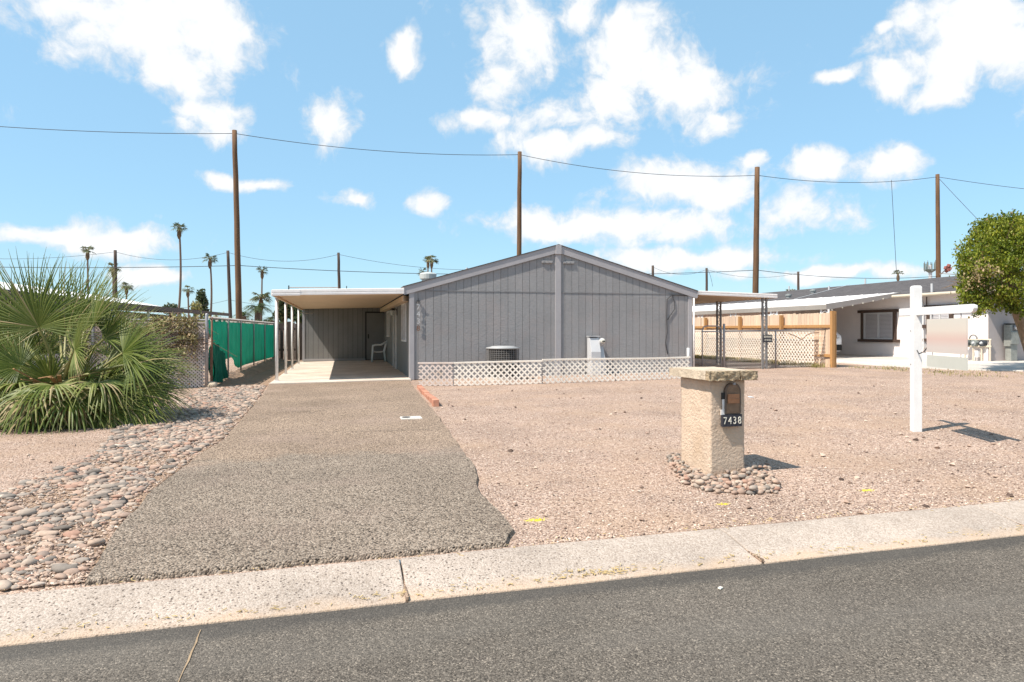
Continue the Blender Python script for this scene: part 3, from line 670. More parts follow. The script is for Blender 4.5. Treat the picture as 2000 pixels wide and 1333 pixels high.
# number plaque hanging at the left corner: bracket and four digits
nb = thing('house_number_hanger', 'black wrought iron hanger with vertical house numbers at left corner of grey house', 'house number', (1.86, HY0-.03, 1.25))
xb = 1.86
build(MB().bar((xb,HY0-.07,2.04),(xb,HY0-.002,2.04),.014,.014), 'bracket_arm', M_black, nb)
build(MB().bar((xb-.05,HY0-.07,2.04),(xb+.05,HY0-.07,2.04),.012,.012).tube([(xb-.05,HY0-.045,1.98),(xb,HY0-.05,2.10),(xb+.05,HY0-.045,1.98)], .008, 6), 'bracket_scroll', M_black, nb)
for dx in (-.05, .05): build(MB().bar((xb+dx,HY0-.045,1.2),(xb+dx,HY0-.045,2.0),.008,.008), 'side_rod', M_black, nb)
for k, ch in enumerate('7438'):
    z = 1.88-.18*k; M = Matrix.Translation((xb, HY0-.045, z)) @ Matrix.Rotation(math.radians(90), 4, 'X')
    text_mesh(ch, 'digit', M_greybox if ch != '8' else M_rust, nb, M, .19, .012)
build(MB().bar((xb,HY0-.045,2.0),(xb,HY0-.002,2.0),.01,.01), 'hook', M_black, nb)

# ------------------------------------------------------------------ carport
cp = thing('carport', 'flat white carport roof on slim posts over the concrete parking slab', 'carport', (-1.62, 17.3, 0))
CX0, CX1, CY0, CY1 = AY(533,577,17.46).x, 1.50, 17.46, 28.78
cza, czb = AY(533,577,17.46).z, AY(785,574,17.46).z
def cz(x): return cza + (czb-cza)*(x-CX0)/(CX1-CX0)
m = MB(); m.add([(CX0,CY0,cz(CX0)),(CX1,CY0,cz(CX1)),(CX1,CY1,cz(CX1)),(CX0,CY1,cz(CX0)),(CX0,CY0,cz(CX0)+.05),(CX1,CY0,cz(CX1)+.05),(CX1,CY1,cz(CX1)+.05),(CX0,CY1,cz(CX0)+.05)],
      [(3,2,1,0),(4,5,6,7),(0,1,5,4),(1,2,6,5),(2,3,7,6),(3,0,4,7)]); build(m, 'roof_deck', M_tan, cp)
def fascia(x0, x1, y, z0f, parent, mat, h=.13, jog=None):
    """rolled-form front gutter: two bands with a recess between"""
    def z(x): return z0f(x)
    prof = [(0,-.01),(-.03,-.008),(-.035,.035),(-.022,.045),(-.022,.062),(-.034,.072),(-.034,h),(-.02,h+.008),(0,h+.006)]
    vs = []; n = len(prof)
    for x in (x0, x1):
        for (dy, dz) in prof: vs.append((x, y+dy, z(x)+dz))
    m = MB().add(vs, [(k, (k+1) % n, n+(k+1) % n, n+k) for k in range(n)]+[tuple(range(n-1,-1,-1)), tuple(range(n,2*n))]); return build(m, 'fascia', mat, parent)
fascia(CX0-.02, -1.02, CY0-.008, lambda x: cz(x)-.006, cp, M_white); fascia(-1.05, CX1+.0, CY0, lambda x: cz(x)+.004, cp, M_white)
build(MB().box(CX0-.04, CX0-.004, CY0+.0, CY1, cz(CX0)-.012, cz(CX0)+.13), 'side_gutter', M_white, cp)
build(MB().box(CX0+.03, CX0+.09, CY0+.06, CY1-.1, cz(CX0)-.05, cz(CX0)-.003), 'side_beam', M_tan, cp)
build(MB().prism([(CX1-.02,CY0+.08,2.04),(HX0-.004,CY0+.42,2.04),(HX0-.004,CY0+.42,2.18),(CX1-.02,CY0+.08,2.18)][::1], (0, 11.2, 0)), 'ledger_soffit', M_tan, cp)
for j, (px, py) in enumerate(((540,748),(557,734),(571,724),(583,714))):
    p = G(px, py); x, y = -1.615, p.y
    build(MB().tube([(x,y,gz(x)+.02),(x,y,cz(CX0)-.045)], .036 if j else .04, 12), 'post', M_post, cp, smooth=True)
    build(MB().box(x-.06, x+.06, y-.06, y+.06, gz(x)+.03, gz(x)+.055), 'base_plate', M_post, cp)
build(MB().tube([(-1.615,G(583,714).y,1.95),(-1.2,28.6,1.95)], .01, 6), 'tie_rod', M_post, cp)
aer = thing('roof_antenna', 'thin antenna rod lying low on top of the carport roof', 'antenna', (-.9, 22, 2.2))
build(MB().tube([AY(564,562,22),AY(660,562,22)], .018, 6), 'boom', M_galv, aer); build(MB().tube([AY(564,558,22),AY(564,572,22)], .02, 6), 'tip', M_black, aer); build(MB().tube([AY(677,559,22),AY(677,574,22)], .015, 6), 'mast', M_black, aer)
# storage room closing the back of the carport
sh = thing('storage_room', 'dark grey boarded storage room with a door at the back of the carport', 'shed', (0, 28.75, 0.03))
SX0, SX1, SY = AY(592,660,28.75).x, HX0+.1, 28.75
build(MB().box(SX0+.01, SX1, SY+.015, SY+4.5, 0, 2.25), 'wall', M_dark, sh)
DX0, DX1 = AY(716,660,SY).x, AY(752,660,SY).x
nb_ = 17
for i in range(nb_):
    a = SX0+(SX1-SX0)*i/nb_+.005; b_ = SX0+(SX1-SX0)*(i+1)/nb_-.005
    z0 = 2.03 if (a > DX0-.1 and b_ < DX1+.12) else .10
    if a > SX1-.1: continue
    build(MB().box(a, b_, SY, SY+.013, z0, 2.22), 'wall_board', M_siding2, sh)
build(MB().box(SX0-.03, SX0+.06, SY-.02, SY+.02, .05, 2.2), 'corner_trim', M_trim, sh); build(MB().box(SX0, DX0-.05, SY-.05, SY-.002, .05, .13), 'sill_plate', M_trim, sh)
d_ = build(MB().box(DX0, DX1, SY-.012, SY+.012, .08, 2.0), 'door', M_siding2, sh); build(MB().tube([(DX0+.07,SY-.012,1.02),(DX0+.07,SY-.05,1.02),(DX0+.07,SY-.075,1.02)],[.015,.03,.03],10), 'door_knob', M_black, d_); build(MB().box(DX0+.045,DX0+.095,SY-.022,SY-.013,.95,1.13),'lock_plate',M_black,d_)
f = MB()
for (a, b_, c, e) in ((DX0-.06, DX0-.004, .06, 2.06), (DX1+.004, DX1+.06, .06, 2.06), (DX0-.004, DX1+.004, 2.004, 2.06)): f.box(a, b_, SY-.025, SY-.001, c, e)
build(f, 'door_frame', M_dark, d_)
# white plastic armchair
cx, cy = 1.33, 27.0; gz0 = .068; ch = thing('plastic_chair', 'white plastic armchair on the shaded carport slab by the wall', 'chair', (cx, cy, gz0))
def tz(p): return (cx+p[0], cy+p[1], gz0+p[2])
build(MB().grid(6, 6, lambda u, v: tz((-.24+.46*u, -.23+.46*v, .42-.03*math.sin(u*3)*1-.015*math.cos(v*6)))), 'seat', M_plastic, ch, smooth=True).modifiers.new('s','SOLIDIFY').thickness = .02
for k in range(5): y = -.19+.095*k; build(MB().bar(tz((.20,y,.41)), tz((.33,y*1.05,.80)), .05, .012, (1,0,.3)), 'back_slat', M_plastic, ch)
build(MB().tube([tz((.33,-.25,.78)), tz((.345,-.1,.83)), tz((.345,.1,.83)), tz((.33,.25,.78))], .02, 8), 'back_rail', M_plastic, ch, smooth=True)
for s in (-1, 1):
    y = .25*s
    build(MB().tube([tz((-.24,y,.0)), tz((-.22,y,.42)), tz((-.21,y,.62))], [.03,.026,.022], 8), 'leg', M_plastic, ch, smooth=True)
    build(MB().tube([tz((.27,y,.0)), tz((.22,y,.42)), tz((.33,y,.80))], [.028,.026,.022], 8), 'leg', M_plastic, ch, smooth=True)
    build(MB().tube([tz((-.22,y,.62)), tz((-.1,y*1.03,.65)), tz((.1,y*1.03,.66)), tz((.32,y,.78))], [.026,.028,.026,.02], 8), 'armrest', M_plastic, ch, smooth=True)

# ------------------------------------------------------------------ right-hand awning
aw = thing('side_awning', 'white flat awning on scrolled posts along the right side of the grey house', 'awning', (11.4, 17.1, .15))
AX0, AX1, AY0, AY1 = HX1+.03, AY(1516,577,17.50).x, 17.50, 30.0
def az(x): return 2.31 + (2.24-2.31)*(x-AX0)/(AX1-AX0)
m = MB(); m.add([(AX0,AY0,az(AX0)),(AX1,AY0,az(AX1)),(AX1,AY1,az(AX1)),(AX0,AY1,az(AX0)),(AX0,AY0,az(AX0)+.05),(AX1,AY0,az(AX1)+.05),(AX1,AY1,az(AX1)+.05),(AX0,AY1,az(AX0)+.05)],
      [(3,2,1,0),(4,5,6,7),(0,1,5,4),(1,2,6,5),(2,3,7,6),(3,0,4,7)]); build(m, 'roof_deck', M_tan, aw)
fascia(AX0, AX1+.02, AY0, lambda x: az(x), aw, M_white, .10)
build(MB().box(AX1+.004, AX1+.03, AY0+.002, AY1, az(AX1)-.01, az(AX1)+.10), 'side_gutter', M_white, aw)
def scroll_post(x, y, wdt, dark):
    mt = M_gpost; z0 = gz(x); zt = az(x)-.002
    for s in (-1, 1): build(MB().box(x+s*wdt/2-.028, x+s*wdt/2+.028, y-.02, y+.02, z0, zt), 'post', mt, aw)
    m = MB(); nn = 60; P = []
    for k in range(nn+1): z = z0+.05+(zt-z0-.1)*k/nn; P.append((x+.5*(wdt-.06)*math.sin(k*1.05), y, z))
    m.tube(P, .011, 5); build(m, 'scroll_work', M_galv, aw, smooth=True)
p = AY(1493,700,17.60); scroll_post(p.x, p.y, .13, True)
p = AY(1404,700,19.2); q_ = AX(1404,700,AX1-.22); scroll_post(q_.x, q_.y, .13, True)

# ------------------------------------------------------------------ AC unit and electric pedestal
ac = thing('air_conditioner', 'round air conditioner with wire grille and white lid behind the low lattice', 'air conditioner', (3.93, 16.75, .05))
ax, ay, ar, a0, a1 = 3.90, 16.72, .405, .12, .835
build(MB().lathe([(ar+.03,.03),(ar+.03,.12)], (ax,ay,0), 28), 'pad', M_slab, ac); build(MB().lathe([(ar-.05,a0),(ar-.05,a1)], (ax,ay,0), 28), 'coil', pm('coil_dark', (.012,.012,.011), .7, .2, 30), ac)
m = MB()
for k in range(40): q = 2*math.pi*k/40; m.tube([(ax+ar*math.cos(q),ay+ar*math.sin(q),a0),(ax+ar*math.cos(q),ay+ar*math.sin(q),a1)], .0045, 4)
for k in range(15):
    z = a0+.02+(a1-a0-.03)*k/14; m.tube([(ax+ar*math.cos(2*math.pi*i/36),ay+ar*math.sin(2*math.pi*i/36),z) for i in range(37)], .0045, 4, False)
build(m, 'wire_grille', M_gpost, ac)
build(MB().lathe([(ar+.01,a1-.005),(ar+.02,a1+.0),(ar+.02,a1+.022),(ar*.72,a1+.05),(ar*.7,a1+.062),(.1,a1+.066)], (ax,ay,0), 32), 'lid', pm('lid_grey', (.34,.34,.34), .45, .05), ac, smooth=True)
q = -1.15; build(MB().obox((ax+(ar+.012)*math.cos(q), ay+(ar+.012)*math.sin(q), .50), .11, .012, .05, (0,0,q+math.pi/2)), 'maker_plate', M_num, ac)
mp = thing('meter_pedestal', 'grey electric meter pedestal with round glass meter against the grey siding', 'meter', (6.62, 17.2, .08))
p0 = AY(1151,700,17.25).x; p1 = AY(1176,700,17.25).x
m = MB(); m.prism([(p0,17.10,.08),(p0,17.10,.72),(p0,17.24,1.09),(p0,17.42,1.12),(p0,17.42,.08)], (p1-p0-.09,0,0)); build(m, 'cabinet', M_greybox, mp, bevel=.008)
m = MB(); m.prism([(p1-.088,17.14,.08),(p1-.088,17.14,.52),(p1-.088,17.30,.86),(p1-.088,17.42,.86),(p1-.088,17.42,.08)], (.14,0,0)); build(m, 'meter_skirt', M_greybox, mp, bevel=.006)
build(MB().box(p0-.02, p1-.07, 17.2, 17.43, 1.122, 1.14), 'rain_cap', M_greybox, mp)
mt_ = build(MB().tube([(p1-.02,17.30,1.0),(p1-.02,17.18,1.0),(p1-.02,17.165,1.0)], [.085,.085,.06], 18), 'meter_ring', M_greybox, mp, smooth=False)
build(MB().tube([(p1-.02,17.164,1.0),(p1-.02,17.10,1.0),(p1-.02,17.09,1.0)], [.068,.06,.03], 16), 'meter_glass', pm('meter_face', (.55,.52,.45), .25, .15, 25), mt_, smooth=True); build(MB().box(p1-.06,p1+.02,17.082,17.089,.985,1.015), 'dial', M_black, mt_)

# ------------------------------------------------------------------ low white lattice in front of the house
def lattice(root, A, B, ztop, zbot, pitch, sw, mat, name='slat', joined=False, off=(0,1,0), th=.007, cap=True, wob=.0):
    A = Vector(A); B = Vector(B); L = (B-A).xy.length; t = Vector(((B-A).x/L, (B-A).y/L, 0)); nn = Vector((-t.y, t.x, 0))
    H = max(ztop(0)-zbot(0), ztop(L)-zbot(L)); J = MB(); out = []
    def mp_(s, h, d): z = zbot(s)+(ztop(s)-zbot(s))*h/H; p = A+t*s+nn*(d+wob*math.sin(s*2.1)); return (p.x, p.y, z)
    for sg in (1, -1):
        s0 = -H if sg > 0 else 0
        k = 0; s = s0
        while s < (L if sg > 0 else L+H):
            a = (s, 0); b = (s+sg*H, H)
            ha = 0; hb = H
            def cut(v):
                return (v-s)/sg
            lo, hi = 0.0, H
            h0, h1 = cut(sw*.7), cut(L-sw*.7)
            lo = max(lo, min(h0, h1)); hi = min(hi, max(h0, h1))
            if hi-lo > .03:
                dd = 0 if sg > 0 else -th-.001; hw = sw*.707; P = []
                for d in (dd, dd+th):
                    P += [mp_(s+sg*lo-hw, lo, d), mp_(s+sg*lo+hw, lo, d), mp_(s+sg*hi+hw, hi, d), mp_(s+sg*hi-hw, hi, d)]
                F = [(0,1,2,3),(7,6,5,4),(0,4,5,1),(1,5,6,2),(2,6,7,3),(3,7,4,0)]
                if joined: J.add(P, F)
                else: build(MB().add(P, F), name, mat, root)
            s += pitch
    if joined: build(J, 'lattice_panel', mat, root, kind='stuff')
    if cap:
        pts = [A+t*(L*i/24) + nn*(-.004+wob*math.sin(L*i/24*2.1)) for i in range(25)]
        m = MB()
        for i in range(24):
            p, q = pts[i], pts[i+1]; m.bar((p.x,p.y,ztop(L*i/24)-.01),(q.x,q.y,ztop(L*(i+1)/24)-.01), .03, .035)
        build(m, 'cap_rail', mat, root)
def gtop(A, B, h, wav=0, ph=0):
    A = Vector(A); B = Vector(B); L = (B-A).length
    return (lambda s: gz(A.x+(B.x-A.x)*s/L)+h+wav*math.sin(s*1.1+ph)), (lambda s: gz(A.x+(B.x-A.x)*s/L)+.005)
P0, P1, P2, P3 = (1.66,15.62,0), (2.42,15.28,0), (4.45,15.08,0), (8.25,15.16,0)
l1 = thing('lattice_panel', 'short greyish lattice section at the driveway end of the low white lattice', 'lattice', P0)
zt, zb = gtop(P0, P1, .535); lattice(l1, P0, P1, zt, zb, .135, .035, M_latt_g)
l2 = thing('lattice_panel', 'low white lattice panel in front of the round air conditioner', 'lattice', P1)
zt, zb = gtop(P1, P2, .535, .008); lattice(l2, P1, P2, zt, zb, .135, .035, M_latt)
l3 = thing('lattice_panel', 'long low white lattice panel with sagging top in front of the meter pedestal', 'lattice', P2)
zt, zb = gtop(P2, P3, .548, .016, 1.2); lattice(l3, P2, P3, zt, zb, .135, .035, M_latt, wob=.02)
for (r, p) in ((l2, P1), (l3, (4.47,15.12,0)), (l3, (6.3,15.16,0)), (l3, P3)): build(MB().tube([(p[0],p[1]+.03,gz(p[0])-.1),(p[0],p[1]+.03,gz(p[0])+.55)], .012, 6), 'stake', M_galv, r)

# ------------------------------------------------------------------ brick edging, cleanout cover
be = thing('brick_edging', 'row of red bricks edging the driveway beside the lattice', 'brick edging', (1.5, 11.5, .02))
bricks = 0; y = 11.36; rb = MB().box(-.05,.05,-.1,.1,0,.115); rbo = None
while y < 14.9:
    x = np.interp(y, [11.3,14.9],[1.52,1.62]); y2 = y+.2
    o = copy_to(rbo, be, (0,0,0)) if rbo else build(rb, 'brick', M_brick, be, bevel=.006, local=True)
    if rbo: 
        mdd = o.modifiers.new('b','BEVEL'); mdd.width = .006; mdd.segments = 2
    rbo = rbo or o; o.location = Vector((x+random.gauss(0,.006), y+.1, gz(x)+random.uniform(-.02,.0)*(1 if bricks else 0))) - be.location; o.rotation_euler = (random.gauss(0,.015), random.gauss(0,.02), random.gauss(0,.03)); o.scale = (1,1,1-.35*min(1,bricks/9)); bricks += 1; y += .208
cv = G(803,821); cc = thing('cleanout_cover', 'pale concrete cleanout box with dark hole set in the driveway', 'drain cover', (cv.x, cv.y, .03))
build(MB().box(cv.x-.15, cv.x+.15, cv.y-.13, cv.y+.13, 0, gz(cv.x)+.042), 'surround', M_nslab, cc, bevel=.01)
build(MB().lathe([(.06,gz(cv.x)+.0425),(.06,gz(cv.x)+.047)], (cv.x-.07, cv.y, 0), 16), 'cap', M_black, cc)

# ------------------------------------------------------------------ mailbox pillar
PR = math.radians(2); mpx, mpy = 3.06, 5.27                         # front-left corner
mz = gz(3.3); mbx = thing('mailbox_pillar', 'tan stucco mailbox pillar with stone cap and number 7438 near the kerb', 'mailbox', (mpx, mpy, mz), PR)
PW, PD, PH = .33, .50, .83
def rough_box(x0, x1, y0, y1, z0, z1, n, amp, seed, freq=9):
    bm = bmesh.new(); bmesh.ops.create_cube(bm, size=1); bmesh.ops.subdivide_edges(bm, edges=bm.edges, cuts=n, use_grid_fill=True)
    m = MB(); vs = []
    for v in bm.verts:
        p = Vector(((v.co.x+.5)*(x1-x0)+x0, (v.co.y+.5)*(y1-y0)+y0, (v.co.z+.5)*(z1-z0)+z0)); q = p*freq+Vector((seed,0,0))
        p += Vector((mnoise.noise(q), mnoise.noise(q+Vector((5,1,2))), mnoise.noise(q+Vector((1,7,3)))))*amp + Vector((mnoise.noise(q*3), mnoise.noise(q*3+Vector((5,1,2))), mnoise.noise(q*3+Vector((1,7,3)))))*amp*.5
        vs.append(p)
    bm.verts.index_update(); m.add(vs, [tuple(v.index for v in f.verts) for f in bm.faces]); bm.free(); return m
build(rough_box(0, PW, 0, PD, -.06, PH, 22, .004, 1, 14), 'shaft', M_stucco, mbx, local=True, smooth=True)
capo = build(rough_box(-.07, PW+.07, -.03, PD+.09, PH, PH+.075, 14, .003, 4), 'cap', M_stone_c, mbx, local=True, smooth=False)
cxs = [-.075, .10, .235, PW+.078]
for a, b_ in zip(cxs[:-1], cxs[1:]): build(rough_box(a+.003, b_-.003, -.085, -.026, PH-.004, PH+.073, 7, .011, a*30, 22), 'cap_block', M_stone_f, capo, local=True)
cx0 = .20; z0 = .47                                                       # mailbox in the front face
def arch(hw, zb, zs, y, n=10):
    P = [(cx0-hw, y, zb), (cx0+hw, y, zb)]
    for k in range(n+1): q = math.pi*k/n; P.append((cx0+hw*math.cos(q), y, zs+hw*math.sin(q)))
    return P
fr = build(MB().prism(arch(.076, z0+.06, z0+.255, -.022), (0,.05,0)), 'mailbox', M_bronze, mbx, local=True)
build(MB().prism(arch(.064, z0+.07, z0+.255, -.030), (0,.006,0)), 'mailbox_door', pm('mailbox_door_metal', (.20,.13,.085), .5, .25, 25, metal=.2), fr, local=True)
rm = []
for k in range(15): q = math.pi*k/14; rm.append((cx0+.072*math.cos(q), -.028, z0+.255+.072*math.sin(q)))
build(MB().tube([(cx0+.072,-.028,z0+.07)]+rm+[(cx0-.072,-.028,z0+.07)], .006, 6), 'door_rim', M_bronze, fr, local=True)
build(MB().box(cx0-.056, cx0+.056, -.040, -.032, z0+.155, z0+.235), 'plate', M_copper, fr, local=True); build(MB().box(cx0-.058, cx0+.058, -.044, -.041, z0+.19, z0+.196), 'plate_rib', M_copper, fr, local=True)
build(MB().box(cx0-.012, cx0+.012, -.052, -.032, z0+.315, z0+.333), 'latch', M_galv, fr, local=True)
build(MB().box(cx0-.100, cx0-.076, -.02, .004, z0+.19, z0+.245), 'flag_mount', M_black, mbx, local=True)
build(MB().box(cx0-.098, cx0-.078, -.018, -.010, z0+.10, z0+.19).box(cx0-.112, cx0-.078, -.019, -.009, z0+.055, z0+.10), 'flag', M_post, mbx, local=True)
npl = build(MB().box(cx0-.105, cx0+.085, -.032, -.004, z0-.045, z0+.058), 'number_plate', M_signblack, mbx, local=True)
for k, c_ in enumerate('7438'):
    M = Matrix.Translation((cx0-.081+k*.0475, -.034, z0+.004)) @ Matrix.Rotation(math.radians(90), 4, 'X')
    o = text_mesh(c_, 'digit', M_num, None, M, .088, .004, .78); o.parent = npl
# cobbles round its foot
ring = structure(MB().box(3.2, 3.4, 5.4, 5.6, -.2, -.1), 'cobble_ring', M_dirt)
RING = [G(*p) for p in ((1305,893),(1335,890),(1390,930),(1455,925),(1500,915),(1520,940),(1515,965),(1450,968),(1380,962),(1335,945),(1310,915))]
RING = [(p.x, p.y) for p in RING]
Mi = Matrix.Translation((mpx,mpy,0)) @ Matrix.Rotation(PR, 4, 'Z'); Mi = Mi.inverted()
pr = []
for (x, y, r_) in dart(RING, .019, .037, 4200, .73, 12):
    q = Mi @ Vector((x,y,0))
    if -.01 < q.x < PW+.01 and -.01 < q.y < PD+.01: continue
    pr.append((x, y, r_))
place_stones(stone_items(pr, (.5,.75), 21), ring)
extra = []
for (x, y, r_) in pr:
    if random.random() < .22: extra.append((x+random.gauss(0,.015), y+random.gauss(0,.015), r_*.9))
lst = stone_items(extra, (.5,.75), 22); lst = [l[:8]+(l[8]+.035,) for l in lst]; place_stones(lst, ring)
# a black stone left on the rock bed
q = G(238,985); single(MB().add([q+Vector(v)*.055 for v in ((-1,-.5,0),(.9,-.6,0),(.8,.6,0),(-.7,.7,0),(.2,.1,1.1))], [(3,2,1,0),(0,1,4),(1,2,4),(2,3,4),(3,0,4)]), 'pointed_rock', M_black, 'small black pointed rock lying among the river stones', 'rock', q)

# ------------------------------------------------------------------ yard sign
sp0 = G(1789,843); sg = thing('sign_post', 'white square wooden sign post with cross arm standing in the gravel', 'sign post', sp0)
adir = Vector((-.59,-1.62,0)).normalized(); ang = math.atan2(adir.y, adir.x); sg.rotation_euler = (0,0,ang)   # local x runs along the arm
H0 = 1.72; hw = .048
m = MB().box(-hw,hw,-hw,hw,-.25,H0); m.f = [f for i, f in enumerate(m.f) if i != 1]; b0 = len(m.v)-4
m.add([(-hw+.012,-hw+.012,H0+.018),(hw-.012,-hw+.012,H0+.018),(hw-.012,hw-.012,H0+.018),(-hw+.012,hw-.012,H0+.018)], [(0,1,2,3)])
k = len(m.v)-4; m.f += [(b0+i, b0+(i+1) % 4, k+(i+1) % 4, k+i) for i in range(4)]
M_wpaint = pm('white_paint', (.70,.69,.68), .55, .05, 5, .15, 40, dirt=((.6,.56,.52), 9, .3))
build(m, 'post', M_wpaint, sg, local=True, bevel=.003)
AZ = 1.43
arm = build(MB().prism([(-.40,-.02,AZ-.045),(1.20,-.02,AZ-.045),(1.235,-.02,AZ-.03),(1.255,-.02,AZ),(1.255,-.02,AZ+.03),(1.19,-.02,AZ+.045),(-.40,-.02,AZ+.045)], (0,.04,0)), 'arm', M_wpaint, sg, local=True, bevel=.003)
for z in (.80, 1.20): build(MB().tube([(-.02,-hw-.001,z),(-.02,-hw-.006,z)], .008, 8), 'bolt', M_galv, sg, local=True)
def sgl(p): return sg.matrix_basis @ Vector(p)
sp = thing('hanging_sign', 'pale beige hanging sign panel with a soft rose band below the white arm', 'sign', sgl((.65,0,0)) + Vector((0,0,.9)), ang)
xa, xb_ = .27, 1.10
def pz(z): return z-.9
build(MB().box(xa-.65, xb_-.65, -.006, .006, pz(.955), pz(1.335)), 'panel', M_panel, sp, local=True)
for x in (xa+.12, xb_-.12): build(MB().tube([(x-.65,0,pz(1.33)),(x-.645,0,pz(1.36)),(x-.65,0,pz(1.39))], .006, 6), 'hook', M_galv, sp, local=True)
build(MB().box(xa-.65, xb_-.65, -.004, .004, pz(.79), pz(.925)), 'rider', M_rider, sp, local=True)
for x in (xa+.12, xb_-.12): build(MB().tube([(x-.65,0,pz(.92)),(x-.65,0,pz(.96))], .005, 6), 'rider_hook', M_galv, sp, local=True)
build(MB().tube([(hw-.65,-.01,pz(.97)),(hw-.60,-.01,pz(.93)),(hw-.5,0,pz(.96)),(xa-.65,0,pz(1.01))], .006, 6), 'tether', M_cable, sp, local=True)

# ------------------------------------------------------------------ chain-link fence, gate, wood fence on the right
def chainlink(root, A, B, h, z0=.03, dia=.055, r=.003, mat=M_wire):
    A = Vector(A); B = Vector(B); L = (B-A).xy.length; t = ((B-A)/L); m = MB(); n = int(L/dia); nz = int(h/dia)
    for i in range(n):
        for ph in (0, 1):
            P = []
            for k in range(nz+1):
                s = (i+.5+(.5 if (k+ph) % 2 else -.5)*1.0)*dia; q = A+t*s; P.append((q.x, q.y, gz(q.x)+z0+k*dia))
            if i % 2 == ph or True:
                if ph == 0: m.tube(P, r, 3, False)
    build(m, 'wire_mesh', mat, root, kind='stuff')
    # the crossing wires
    m = MB()
    for i in range(n):
        P = []
        for k in range(nz+1):
            s = (i+.5+(.5 if k % 2 == 0 else -.5))*dia; q = A+t*s+Vector((0,.004,0)); P.append((q.x, q.y, gz(q.x)+z0+k*dia))
        m.tube(P, r, 3, False)
    build(m, 'wire_mesh', mat, root, kind='stuff')
FA = Vector((9.75,17.78,0)); FM = Vector((AY(1414,700,17.78).x,17.78,0)); FE = Vector((AY(1615,700,17.72).x,17.72,0)); WX = 14.1
def cpost(root, p, h, r=.026, mat=M_galv):
    build(MB().tube([(p.x,p.y,gz(p.x)-.05),(p.x,p.y,gz(p.x)+h),(p.x,p.y,gz(p.x)+h+.02)], [r,r,r*.5], 10), 'post', mat, root, smooth=True)
cg = thing('chain_link_gate', 'narrow chain link gate with rounded corners beside the grey house', 'gate', (10.3,17.78,gz(10.3)))
p0, p1 = FA+Vector((.30,0,0)), FM-Vector((.08,0,0)); zt = gz(10)+1.28; z0 = gz(10)+.06; R = .12
build(MB().tube([(p0.x,17.78,z0),(p0.x,17.78,zt-R),(p0.x+R*.3,17.78,zt-R*.3),(p0.x+R,17.78,zt),(p1.x-R,17.78,zt),(p1.x-R*.3,17.78,zt-R*.3),(p1.x,17.78,zt-R),(p1.x,17.78,z0)], .018, 8), 'frame', M_galv, cg, smooth=True)
chainlink(cg, p0, p1, 1.0); build(MB().tube([(p0.x,17.78,gz(10)+1.12),(p1.x,17.78,gz(10)+1.12)], .016, 8), 'mid_rail', M_galv, cg)
cf = thing('chain_link_fence', 'grey chain link fence running right from the narrow gate to the wooden fence', 'fence', (FM.x, 17.4, gz(FM.x)))
cpost(cf, FA, 1.30); cpost(cf, FM, 1.32, .034); cpost(cf, Vector((AY(1515,700,17.75).x,17.75,0)), 1.1, .022); cpost(cf, FE, 1.20, .034, M_gpost)
zr = 1.12
build(MB().tube([(FM.x,FM.y,gz(FM.x)+zr),(FE.x,FE.y,gz(FE.x)+zr)], .021, 8), 'top_rail', M_galv, cf, smooth=True)
chainlink(cf, FM, FE, 1.10)
m = MB(); a = Vector((AY(1562,660,17.36).x,17.34,0)); pts = [Vector((AY(x,y,17.69).x,17.69,AY(x,y,17.69).z)) for x, y in ((1540,652),(1552,656),(1566,664),(1574,656),(1584,651),(1600,650))]
build(m.tube(pts, .012, 5), 'draped_chain', M_rust, cf)
ws = thing('warning_sign', 'small black BEWARE OF THE DOG sign wired to the chain link fence', 'sign', AY(1500,672,17.5))
q0, q1 = AY(1491,654,17.54), AY(1509,669,17.54)
pl = build(MB().box(q0.x,q1.x,17.545,17.552,q1.z,q0.z), 'plate', M_signblack, ws, bevel=.003)
for t_, yy, sz in (('BEWARE', .70, .095), ('OF THE DOG', .27, .075)):
    M = Matrix.Translation(((q0.x+q1.x)/2, 17.541, q1.z+(q0.z-q1.z)*yy)) @ Matrix.Rotation(math.radians(90),4,'X'); text_mesh(t_, 'lettering', M_num, ws, M, sz, .002, .72 if len(t_) < 8 else .52)
wf = thing('wooden_fence', 'new orange cedar picket fence with posts and rails behind the chain link', 'fence', (WX,17.0,gz(WX)))
WY0, WY1 = 17.3, 31.0; ZT = gz(WX)+1.63
pk = MB().prism([(0,-.066,0),(0,.066,0),(0,.066,1.60),(0,.04,1.63),(0,-.04,1.63),(0,-.066,1.60)], (.016,0,0)); pko = None; y = WY0+.1
while y < WY1:
    if pko is None: pko = build(pk, 'picket', M_cedar, wf, local=True); o = pko
    else: o = copy_to(pko, wf, (0,0,0))
    o.location = Vector((WX+.03+random.gauss(0,.003), y, gz(WX)+random.gauss(0,.008)))-wf.location; o.rotation_euler = (random.gauss(0,.006),0,0); y += .138
for z in (.30, 1.18): build(MB().box(WX-.012, WX+.026, WY0+.05, WY1, gz(WX)+z, gz(WX)+z+.085), 'rail', M_cedarp, wf)
for k, y in enumerate(list(np.arange(WY0, WY1, 2.42))):
    build(MB().box(WX-.115, WX-.014, y-.05, y+.05, gz(WX)-.05, ZT+.04 if k == 0 else ZT-.03), 'post', M_cedarp, wf, bevel=.004)
build(MB().box(WX-.012, WX+.05, WY0-.03, WY0+.03, gz(WX)-.02, ZT+.03), 'end_board', M_cedarp, wf)
wl_ = thing('white_lattice_fence', 'white diagonal lattice screen standing in front of the cedar fence', 'lattice', (WX-.2,17.6,gz(WX)))
lattice(wl_, (WX-.17,31,0), (WX-.17,17.95,0), lambda s: gz(WX)+1.10, lambda s: gz(WX)+.03, .15, .037, M_latt, joined=True)
